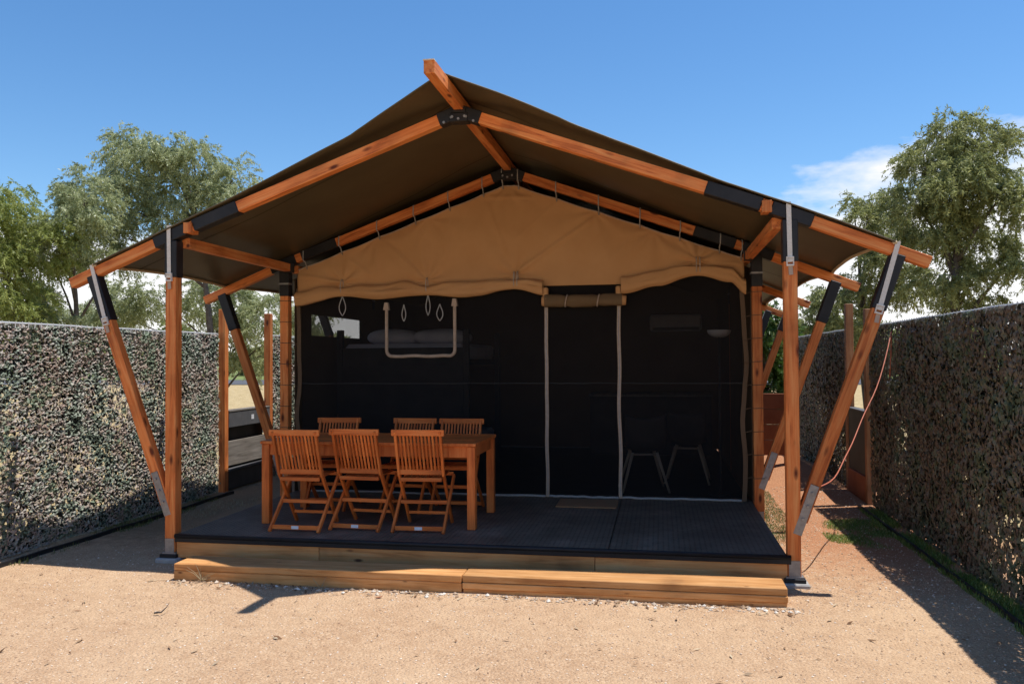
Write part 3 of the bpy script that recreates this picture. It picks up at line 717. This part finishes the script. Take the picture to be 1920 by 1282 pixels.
for i, (x, y, a, lb) in enumerate(spots):
    c = ch0 if i == 0 else copy_tree(ch0)
    c.matrix_basis = Matrix.Translation((x, y, ZD)) @ Matrix.Rotation(rad(a), 4, 'Z'); c['label'] = lb; c['group'] = grp

# ------------------------------------------------------------------ inside the tent
bed = thing('bunk_bed', 'dark bunk bed behind the screen with white bedding on its top bunk', 'bed', (-1.5, 4.0, ZD))
for x in (-2.3, -.72):
    for y in (3.2, 5.1): beam('post', (x, y, ZD), (x, y, 2.02), .07, .07, 'dark_board', bed)
for z in (.55, 1.70):
    obj('bed_rail', MB().box(-2.27, -.75, 3.18, 3.22, z-.12, z+.10), 'dark_board', bed); obj('bed_rail', MB().box(-2.27, -.75, 5.08, 5.12, z-.12, z+.10), 'dark_board', bed)
    obj('mattress', MB().box(-2.26, -.76, 3.225, 5.075, z-.04, z+.15), 'linen', bed, bevel=.04)
obj('front_panel', MB().box(-2.27, -.75, 3.15, 3.178, ZD, 1.58), 'dark_board', bed)
def pillow(cx, cy, cz, rx, ry, rz, nm, parent):
    def fn(u, v):
        a = 2*math.pi*u; t = math.pi*v-math.pi/2
        sg = lambda q, e: math.copysign(abs(q)**e, q)
        x = rx*sg(math.cos(t), .6)*sg(math.cos(a), .5); y = ry*sg(math.cos(t), .6)*sg(math.sin(a), .5); z = rz*math.sin(t)
        return (cx+x, cy+y, cz+z+.02*noise.noise((x*5, y*5, cx)))
    return obj(nm, MB().grid(fn, 24, 12), 'linen', parent, smooth=True)
for px_, lb in ((-1.72, 'plump white pillow on the top bunk near the side window'), (-1.1, 'large white folded doona on the top bunk')):
    t = pillow(px_, 3.55, 1.93, .33 if px_ < -1.5 else .36, .22, .10, 'pillow' if px_ < -1.5 else 'doona', None); tag(t, lb, 'bedding')
def shell_chair(x, y, a, lb):
    c = thing('shell_chair', lb, 'chair', (0, 0, 0), 'shell chairs inside the tent')
    for sx_ in (-1, 1):
        for sy_ in (-1, 1): 
            mb = MB().tube([(.25*sx_, .23*sy_, 0), (.13*sx_, .12*sy_, .42)], [.012, .019], 8); obj('leg', mb, 'leg_pale', c, smooth=True)
    def fn(u, v):
        t = v*1.6; x_ = (u-.5)*.44
        y_ = .20-.42*min(1, t) if t < 1 else -.22-.06*(t-1)/.6
        z_ = .43+.05*(abs(u-.5)*2)**2 + (0 if t < .8 else (t-.8)*.46)
        return (x_, y_, z_)
    obj('shell', MB().grid(fn, 12, 16), 'dark_board', c, smooth=True).modifiers.new('t', 'SOLIDIFY').thickness = .012
    for q in (-1, 1): beam('cross_bar', (.14*q, -.13, .405), (.14*q, .13, .405), .022, .022, 'tan_tape', c)
    beam('cross_bar', (-.14, -.12, .40), (.14, -.12, .40), .022, .022, 'tan_tape', c)
    c.matrix_basis = Matrix.Translation((x, y, ZD)) @ Matrix.Rotation(rad(a), 4, 'Z'); return c
shell_chair(1.36, 2.82, 8, 'dark shell chair with pale splayed legs inside, closest to the screen')
shell_chair(1.86, 3.50, -5, 'dark shell chair with pale splayed legs inside, beside the floor lamp')
lamp = thing('floor_lamp', 'unlit white bowl floor lamp standing inside the tent', 'lamp', (2.17, 2.62, ZD))
def lathe(prof, k=24, c=(0, 0, 0)):
    return MB().grid(lambda u, v: (c[0]+prof(v)[0]*math.cos(6.28318*u), c[1]+prof(v)[0]*math.sin(6.28318*u), c[2]+prof(v)[1]), k, 14)
obj('base', MB().tube([(2.17, 2.62, ZD), (2.17, 2.62, ZD+.025)], .13, 20), 'dark_board', lamp)
obj('stem', MB().tube([(2.17, 2.62, ZD+.02), (2.17, 2.62, 1.885)], .012, 8), 'dark_board', lamp)
obj('bowl', lathe(lambda v: (.03+.095*math.sin(v*math.pi/2), .075*(1-math.cos(v*math.pi/2))), 24, (2.17, 2.62, 1.875)), 'white', lamp, smooth=True)
it = thing('kitchen_bench', 'dim kitchen bench against the back wall inside the tent', 'bench', (1.5, 6.4, ZD))
obj('cabinet', MB().box(.5, 2.3, 6.2, 6.85, ZD, 1.08), 'dark_board', it); obj('benchtop', MB().box(.48, 2.32, 6.17, 6.87, 1.081, 1.12), 'grey_wood', it)
ac = thing('air_conditioner', 'dim wall air conditioner high inside the tent', 'air conditioner', (1.55, 6.7, 2.1))
obj('casing', MB().box(1.4, 2.2, 6.75, 6.99, 2.08, 2.34), 'linen', ac, bevel=.03); obj('louvre', MB().box(1.44, 2.16, 6.735, 6.748, 2.095, 2.14), 'grey_board', ac)

# ------------------------------------------------------------------ camouflage fences
def flaps(x, y0, y1, z1, seed, inward, awn):
    """two nets of cut scrim: curled ribbons in front, a slack net behind with shade tinted in"""
    r = np.random.default_rng(seed)
    V = []; F = []; T = []; tot = 0
    for layer, (off, sp, lnm, wm) in enumerate(((0, .028, .76, .76), (-.045, .031, .9, 1.8))):
        gy, gz = np.meshgrid(np.arange(y0, y1, sp), np.arange(.0, z1+.01, sp*.85)); gy = gy.ravel(); gz = gz.ravel(); n = len(gy)
        gy = gy+r.normal(0, sp*.33, n); gz = np.clip(gz+r.normal(0, sp*.33, n), .0, z1-.012)
        if layer:                                      # tears in the back net let daylight through
            keep = np.array([noise.noise((a*1.3, b_*1.3, seed+3.3)) for a, b_ in zip(gy, gz)])+r.normal(0, .20, n) < (.46 if awn > .5 else .17)
            gy, gz = gy[keep], gz[keep]; n = len(gy)
        bulge = np.array([.030*noise.noise((a*1.1, b_*.7, seed))+.008*noise.noise((a*4, b_*4, seed+9)) for a, b_ in zip(gy, gz)])
        cxp = x+inward*(off+bulge+r.random(n)*.010)
        ln = (.040+.040*r.random(n))*lnm*(1 if awn > .5 else 1.25); wd = (.006+.0075*r.random(n))*wm*(1 if awn > .5 else 1.6)
        an = r.normal(0, .75, n) if awn > .5 and not layer else r.normal(1.57, .6, n)
        du = np.stack([np.cos(an), np.sin(an)], -1); dv = np.stack([-np.sin(an), np.cos(an)], -1)
        tl = -np.sign(dv[:, 1])*np.clip(r.normal(awn, .30, n), -.3, 1.35)*inward if not layer else r.normal(0, .3, n)
        curl = (.004+.012*r.random(n))*inward; bend = r.normal(0, .014, n)
        P = np.zeros((n, 8, 3))
        for k in range(4):
            t = k/3-.5; cu = curl*(1-(2*t)**2)
            for q, s in enumerate((-1, 1)):
                ww = wd*(1 if k in (1, 2) else .7); e_ = s*ww*np.cos(tl)+bend*(1-(2*t)**2)*1.3
                P[:, k*2+q] = np.stack([cxp+cu+s*ww*np.sin(tl), gy+du[:, 0]*ln*t+dv[:, 0]*e_, np.clip(gz+du[:, 1]*ln*t+dv[:, 1]*e_, .004, z1+.012)], -1)
        f = np.array([(0, 1, 3, 2), (2, 3, 5, 4), (4, 5, 7, 6)])
        F.append((f[None]+np.arange(n)[:, None, None]*8).reshape(-1, 4)+tot); V.append(P.reshape(-1, 3)); T.append(np.repeat(r.random(n)-(2 if layer else 0), 3)); tot += n*8  # back net tint pushed to the dark end, painting shade between the ribbons
    return np.concatenate(V), np.concatenate(F), np.concatenate(T)
def fence(label, x, y0, y1, z1, seed, inward, posts=(), tall=2.31, rope_sag=.012, wood='oldpost'):
    f = thing('camouflage_fence', label, 'fence', (x, (y0+y1)/2, 0))
    V, F, T = flaps(x, y0, y1, z1, seed, inward, .70 if inward > 0 else .12)
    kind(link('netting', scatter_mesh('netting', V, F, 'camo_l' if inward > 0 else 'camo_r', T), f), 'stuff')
    n = int((y1-y0)/.25); rail = MB().tube([(x-inward*.02, y0+(y1-y0)*i/n, z1+.012+rope_sag*noise.noise((i*.5, seed, 0))) for i in range(n+1)], .012, 6)
    obj('top_wire', rail, 'rail', f, smooth=True)
    # lacing of the net over the top wire
    lz = MB()
    for i in range(int((y1-y0)/.075)):
        y = y0+.03+i*.075; lz.tube([(x+inward*.005, y, z1-.03), (x-inward*.01, y+.025, z1+.026), (x-inward*.04, y+.04, z1-.02)], .0045, 4)
    kind(obj('lacing', lz, 'cord', f), 'stuff')
    for y, top, mt in posts: beam('post', (x-inward*.075 if top < 2.1 else x, y, -.02), (x-inward*.075 if top < 2.1 else x, y, top), .09, .09, mt, f)
    return f
XL, XR = -3.93, 3.88
fence('sunlit camouflage net fence, from the yard to the gap with the low grey barrier', XL, -2.4, 3.22, 1.98, 11, 1, [(-2.2, 2.0, 'oldpost'), (3.33, 2.31, 'pine')])
fence('far camouflage net fence section beyond the low grey panel, seen past the tent post', XL, 4.66, 8.6, 2.0, 12, 1, [(4.55, 2.32, 'pine'), (8.6, 2.0, 'oldpost')])
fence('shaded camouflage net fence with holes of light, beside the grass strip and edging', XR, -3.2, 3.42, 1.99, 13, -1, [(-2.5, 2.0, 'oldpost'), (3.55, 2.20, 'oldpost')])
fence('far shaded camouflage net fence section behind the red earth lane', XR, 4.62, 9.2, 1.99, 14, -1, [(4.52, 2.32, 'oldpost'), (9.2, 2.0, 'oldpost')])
# low barriers in the two fence gaps
bar = thing('low_barrier', 'low grey and black board barrier with a small white sticker between two timber posts', 'barrier', (XL, 3.95, 0))
for z0, z1, mt, dx in ((.80, 1.00, 'grey_board', .02), (.30, .62, 'grey_wood', -.03), (.01, .24, 'dark_board', .02)):
    obj('board', MB().box(XL-.03+dx, XL+.03+dx, 3.38, 4.50, z0, z1), mt, bar, bevel=.005, origin=(XL, 3.95, z0))
obj('backing', MB().box(XL-.09, XL-.065, 3.38, 4.50, .0, .80), 'dark_board', bar)
obj('ledge', MB().box(XL-.06, XL+.06, 3.38, 4.50, .245, .27), 'grey_board', bar)
obj('sticker', MB().box(XL+.0505, XL+.053, 3.96, 4.03, .87, .93), 'white', bar)
obj('cap', MB().box(XL-.10, XL+.055, 3.38, 4.50, 1.002, 1.018), 'grey_wood', bar)
br = thing('low_barrier', 'dark low panel in the gap of the shaded fence, with red earth at its foot', 'barrier', (XR, 4.0, 0))
obj('board', MB().box(XR-.03, XR+.03, 3.61, 4.46, .30, 1.02), 'dark_board', br, bevel=.005)
obj('board', MB().box(XR-.045, XR+.035, 3.61, 4.46, .0, .296), 'rust', br, bevel=.005)
obj('cap', MB().box(XR-.05, XR+.05, 3.61, 4.46, 1.022, 1.04), 'grey_board', br)
for x, y0, y1, lb in ((3.70, -3.2, 3.3, 'black plastic garden edging along the grass strip of the shaded fence'), (-3.72, -2.4, 3.2, 'black plastic garden edging along the sunlit fence foot')):
    pts = [(x+.03*noise.noise((y*.4, x, 0)), y, ground_z(x, y)+.018) for y in [y0+(y1-y0)*i/50 for i in range(51)]]
    mb = MB()
    for p in pts: mb.v += [(p[0]-.012, p[1], p[2]-.06), (p[0]-.012, p[1], p[2]+.018), (p[0]+.012, p[1], p[2]+.018), (p[0]+.012, p[1], p[2]-.06)]
    for i in range(50):
        for j in range(3): mb.f.append((i*4+j, i*4+j+1, i*4+5+j, i*4+4+j))
    mb.f += [(0, 3, 2, 1), (200, 201, 202, 203)]
    tag(obj('garden_edging', mb, 'plastic'), lb, 'edging')
pts = []
A, B_ = Vector((2.63, .06, .66)), Vector((3.86, 2.55, 1.95))
for i in range(25):
    t = i/24; p = lerp(A, B_, t); p.z -= .34*4*t*(1-t); pts.append(p+Vector((.02*math.sin(t*9), 0, .01*math.sin(t*23))))
pts += [Vector((3.86, 2.56, 1.70)), Vector((3.85, 2.58, 1.45))]
tag(obj('orange_rope', MB().tube(pts, .0055, 6), 'orange', smooth=True), 'thin orange rope slung from the tent strut up to the shaded fence top', 'rope')
scn = thing('timber_screen', 'rust brown board panel standing beside the tent behind its rear strut', 'panel', (3.1, 5.6, 0))
for i in range(4): obj('board', MB().box(2.78, 3.30, 5.56, 5.60, .30+i*.215, .511+i*.215), 'rust', scn, bevel=.004, origin=(3.05, 5.58, .4+i*.215))
for x in (2.80, 3.28): beam('post', (x, 5.64, -.02), (x, 5.64, 1.15), .07, .07, 'oldpost', scn)

# ------------------------------------------------------------------ trees
def leaf_cloud(clumps, seed, leaf=(.05, .095), wd=.0095, per=34, dens=265, depth=.9, droop=.75):
    r = np.random.default_rng(seed); V = []; T = []
    for cx, cy, cz, rx, rz in clumps:
        ry = (rx+rz)/2*depth; ns = int(dens*(rx*ry*rz)**(2/3)/.3)
        # uneven sub-clusters
        sub = r.normal(0, 1, (max(5, ns//12), 3)); sub /= np.linalg.norm(sub, axis=1)[:, None]; sub *= (r.random((len(sub), 1)))**.38
        pick = sub[r.integers(0, len(sub), ns)]+r.normal(0, .125, (ns, 3))
        st = pick*np.array([rx, ry, rz])+np.array([cx, cy, cz])
        ou = pick/np.maximum(np.linalg.norm(pick, axis=1)[:, None], .1)
        tw = ou*np.array([1, 1, .5])+r.normal(0, .45, (ns, 3)); tw[:, 2] -= droop*.55
        tw /= np.linalg.norm(tw, axis=1)[:, None]; tlen = .16+.22*r.random(ns); tone = r.normal(0, .16, ns)
        t = r.random((ns, per)); base = st[:, None]+tw[:, None]*(t*tlen[:, None])[..., None]+np.array([0, 0, -.16])*(t**2)[..., None]*droop
        d = tw[:, None]*.35+r.normal(0, .42, (ns, per, 3)); d[..., 2] -= droop*.55; d /= np.linalg.norm(d, axis=-1)[..., None]
        ln = leaf[0]+(leaf[1]-leaf[0])*r.random((ns, per)); sd_ = np.cross(d, r.normal(0, 1, (ns, per, 3))); sd_ /= np.linalg.norm(sd_, axis=-1)[..., None]
        w_ = (wd*(.7+.6*r.random((ns, per))))[..., None]
        a = base; m1 = base+d*(ln*.45)[..., None]; e_ = base+d*ln[..., None]
        q = np.stack([a, m1+sd_*w_, e_, m1-sd_*w_], 2).reshape(-1, 3)
        V.append(q); T.append(np.clip(.58+tone[:, None]+r.normal(0, .2, (ns, per)), 0, 1).ravel())
    V = np.concatenate(V); return V, np.arange(len(V)).reshape(-1, 4), np.concatenate(T)
def tree(name, label, cat, base, clumps, seed, material, trunk_r=.09, group=None, lean=0, **kw):
    t = thing(name, label, cat, (base[0], base[1], 0), group); r = random.Random(seed)
    cs = clumps; top = max(c[2] for c in cs); mx_ = sum(c[0] for c in cs)/len(cs)
    pts = []
    for i in range(9):
        f = i/8; z = -.05+f*(top*.93); pts.append(Vector((base[0]+(mx_-base[0])*f**1.6*.8+.05*math.sin(f*7+seed), base[1]+.06*math.sin(f*5+seed*2), z)))
    mb = MB().tube(pts, [trunk_r*(1-.85*(i/8)) for i in range(9)], 9); trk = obj('trunk', mb, 'bark', t, smooth=True)
    lm = MB()
    for c in cs:
        zs = max(.9, c[2]-.9-.6*r.random()); f = min(1, zs/(top*.93)); k = min(7, int(f*8)); p0 = lerp(pts[k], pts[k+1], f*8-k)
        p3 = Vector((c[0], c[1]+.1, c[2]+.1)); p1 = lerp(p0, p3, .35)+Vector((.08*r.uniform(-1, 1), .1*r.uniform(-1, 1), .10)); p2 = lerp(p0, p3, .7)+Vector((0, .1*r.uniform(-1, 1), .14))
        lm.tube([p0, p1, p2, p3], [trunk_r*.36, trunk_r*.24, trunk_r*.14, .006], 6)
        for q in range(4):
            e_ = Vector((c[0]+c[3]*r.uniform(-.8, .8), c[1]+c[3]*r.uniform(-.7, .7), c[2]+c[4]*r.uniform(-.5, .8))); lm.tube([p2, lerp(p2, e_, .5)+Vector((0, 0, .05)), e_], [.010, .007, .003], 4)
    kind(obj('limbs', lm, 'bark', t, smooth=True), 'stuff')
    V, F, T = leaf_cloud(cs, seed, **kw); kind(link('crown', scatter_mesh('crown', V, F, material, T), t), 'stuff')
    return t
def jit(cl, seed, d=.55):
    r = random.Random(seed); return [(x, y+r.uniform(-d, d), z, a, c) for x, y, z, a, c in cl]
T1 = [(-11.26, 8, 4.79, .67, .54), (-10.77, 8, 4.08, .72, .53), (-12.06, 8, 4.44, .98, .97), (-11.43, 8, 3.46, .85, .64), (-11.0, 8, 2.7, .8, .5)]
T2 = [(-10.43, 9, 5.34, .72, .47), (-10.9, 9, 4.85, .58, .54), (-9.9, 9, 4.92, .52, .56), (-10.55, 9, 4.33, .72, .42), (-11.54, 9, 3.9, .8, .46), (-11.95, 9, 3.12, .75, .44), (-9.73, 9, 3.85, .47, .36), (-11.0, 9, 2.6, .7, .35)]
T3 = [(-9.77, 10.5, 6.41, .90, .50), (-10.3, 10.5, 6.01, .54, .67), (-8.64, 10.5, 6.11, .88, .46), (-7.86, 10.5, 5.6, .54, .66), (-9.16, 10.5, 5.41, 1.0, .54), (-10.03, 10.5, 4.96, .64, .52), (-10.47, 10.5, 4.43, .52, .42), (-8.05, 10.5, 4.95, .64, .48), (-8.96, 10.5, 4.68, .56, .34), (-7.25, 10.5, 4.98, .44, .53)]
T4 = [(-10.91, 12, 3.2, .87, .59), (-11.71, 12, 2.75, .59, .46), (-9.47, 12, 3.17, .7, .59), (-8.42, 12, 3.02, .69, .58), (-7.45, 12, 2.75, .68, .58), (-8.55, 12, 2.12, .55, .58), (-8.14, 12, 1.75, .5, .36), (-6.7, 12, 2.7, .6, .6)]
T4b = [(-13.51, 12.5, 2.71, .91, .45), (-14.6, 12.5, 2.6, .9, .5), (-12.6, 12.5, 2.5, .7, .4)]
T5 = [(6.64, 9, 5.63, .50, .38), (6.2, 9, 5.09, .45, .42), (7.14, 9, 5.13, .49, .48), (6.7, 9, 4.6, .72, .5), (7.42, 9, 4.34, .42, .55), (6.03, 9, 4.3, .39, .5), (6.44, 9, 3.96, .5, .37), (7.11, 9, 3.66, .55, .4), (6.42, 9, 3.03, .5, .27), (7.01, 9, 2.56, .5, .27), (7.61, 9, 3.18, .37, .46)]
T6 = [(5.78, 11, 4.78, .42, .38), (5.59, 11, 4.31, .36, .34), (6.24, 11, 4.18, .44, .38), (5.88, 11, 3.61, .55, .38), (6.37, 11, 3.12, .52, .36), (5.57, 11, 2.92, .5, .43), (4.86, 11, 2.83, .43, .39), (4.35, 11, 2.41, .41, .49), (5.11, 11, 2.27, .5, .32), (3.8, 11.3, 2.3, .4, .5)]
tree('gum_tree', 'bright yellow-green gum tree behind the sunlit fence, at the end furthest from the tent', 'tree', (-11.7, 8.2), jit(T1, 1), 21, 'gum2', .10)
tree('gum_tree', 'slender grey-green gum tree with dark bare trunk behind the sunlit fence', 'tree', (-10.45, 9.0), jit(T2, 2), 22, 'gum', .09)
tree('gum_tree', 'tall broad grey-green gum tree beside the tent roof, above the sunlit fence', 'tree', (-8.15, 10.5), jit(T3, 3, .7), 23, 'gum', .11)
tree('gum_tree', 'low drooping gum tree behind the low grey barrier and fence gap', 'tree', (-8.9, 12), jit(T4, 4, .7), 24, 'gum', .09)
tree('gum_tree', 'low gum sapling peeping over the sunlit fence beneath the slender tree', 'tree', (-13.4, 12.5), jit(T4b, 5, .7), 25, 'gum', .07)
tree('gum_tree', 'tall dense olive-green gum tree rising behind the shaded fence', 'tree', (6.6, 9.1), jit(T5, 6, .5), 26, 'gum3', .13, wd=.0095, leaf=(.05, .09), dens=400)
tree('gum_tree', 'shorter olive gum tree behind the shaded fence, between tall gum and tent roof', 'tree', (5.6, 11), jit(T6, 7, .6), 27, 'gum3', .09, dens=310)
tree('leafy_shrub', 'fresh green shrub behind the tent at the end of the lane', 'shrub', (3.5, 10.2), jit([(3.65, 10.2, 2.2, .30, .42), (3.5, 10.2, 1.5, .36, .42), (3.3, 10.3, .9, .4, .4), (3.9, 10.4, 1.2, .35, .45), (3.3, 10.3, 2.0, .3, .4)], 8, .2), 28, 'shrubleaf', .04, leaf=(.07, .12), wd=.016)
# distant wood along the road
r_ = random.Random(5); cl = []
for i in range(70):
    x = -75+i*2.1+r_.uniform(-1, 1); y = 72+r_.uniform(-5, 9); h = r_.uniform(2.4, 5); cl.append((x, y, h*.55, r_.uniform(1.6, 2.8), h*.55))
V, F, T = leaf_cloud(cl, 31, leaf=(.5, .9), wd=.14, per=10, dens=26, droop=.5)
wd_ = kind(link('distant_wood', scatter_mesh('distant_wood', V, F, 'gum3', T)), 'stuff'); tag(wd_, 'distant band of trees beyond the road', 'trees')

# ------------------------------------------------------------------ litter on the yard
def weed(x, y, z, seed, lb, R_=.085):
    r = random.Random(seed); mb = MB(); k = 11
    for i in range(k):
        a = i*2*math.pi/k+r.uniform(-.2, .2); ln = R_*r.uniform(.7, 1.3); el = r.uniform(.15, 1.1)
        e_ = Vector((math.cos(a)*math.cos(el), math.sin(a)*math.cos(el), math.sin(el)))*ln
        mb.tube([(x, y, z), (x+e_.x*.5, y+e_.y*.5, z+e_.z*.62), (x+e_.x, y+e_.y, z+e_.z)], [.0026, .002, .001], 4)
    o = obj('dry_weed', mb, 'straw', origin=(x, y, z)); return tag(o, lb, 'weed')
weed(-1.87, -.615, ground_z(-1.87, -.615)+.01, 3, 'starry dry weed sprouting against the step near its sunlit corner', .13)
weed(-.90, -.66, ground_z(-.9, -.66), 4, 'starry dry weed at the foot of the step where the roof shadow falls', .09)
def dead_leaf(x, y, s, seed, lb, material):
    r = random.Random(seed); a0 = r.random()*6.28
    def fn(u, v):
        q = (u-.5)*2; wv = (1-q*q)*.33*(v-.5)*2; px_ = q; 
        xx, yy = px_*math.cos(a0)-wv*math.sin(a0), px_*math.sin(a0)+wv*math.cos(a0)
        return (x+xx*s, y+yy*s, ground_z(x, y)+.006+s*(.35*wv*wv+.18*q*q))
    o = obj('dead_leaf', MB().grid(fn, 8, 4), material, smooth=True, origin=(x, y, 0)); o.modifiers.new('t', 'SOLIDIFY').thickness = .0012
    return tag(o, lb, 'leaf') if lb else o
dead_leaf(-.406, -.80, .033, 1, 'curled rust brown dead leaf on the sand before the step', 'rust')
tw = MB().tube([(-1.74, -1.40, .003), (-1.715, -1.395, .008), (-1.69, -1.40, .010), (-1.675, -1.36, .035), (-1.665, -1.345, .060)], [.006, .007, .006, .003, .0015], 6)
tag(obj('twig', tw, 'bark', smooth=True), 'small dark bent twig lying alone on the sunlit sand', 'twig')
# loose leaf litter: too many and too small to count
r = np.random.default_rng(44); n_ = 1500
x = np.concatenate([-2.3+4.7*r.random(600), -4+8*r.random(900)]); y = np.concatenate([-.61-.16*r.random(600)**2.2, -4.5+4*r.random(900)])
a = r.random(n_)*6.283; ln = .006+.030*r.random(n_)**3; wd_ = ln*(.12+.25*r.random(n_)); gz = np.array([ground_z(p, q) for p, q in zip(x, y)])+.006
d = np.stack([np.cos(a), np.sin(a), r.normal(0, .25, n_)], -1)*ln[:, None]; s_ = np.stack([-np.sin(a), np.cos(a), r.normal(0, .3, n_)], -1)*wd_[:, None]
c_ = np.stack([x, y, gz+.003], -1); V = np.stack([c_-d, c_+s_, c_+d, c_-s_], 1).reshape(-1, 3)
kind(link('leaf_litter', scatter_mesh('leaf_litter', V, np.arange(n_*4).reshape(-1, 4), 'litter_mix', r.random(n_))), 'stuff')
S.render.engine = 'CYCLES'; S.cycles.max_bounces = 12; S.cycles.diffuse_bounces = 8; S.cycles.transparent_max_bounces = 16
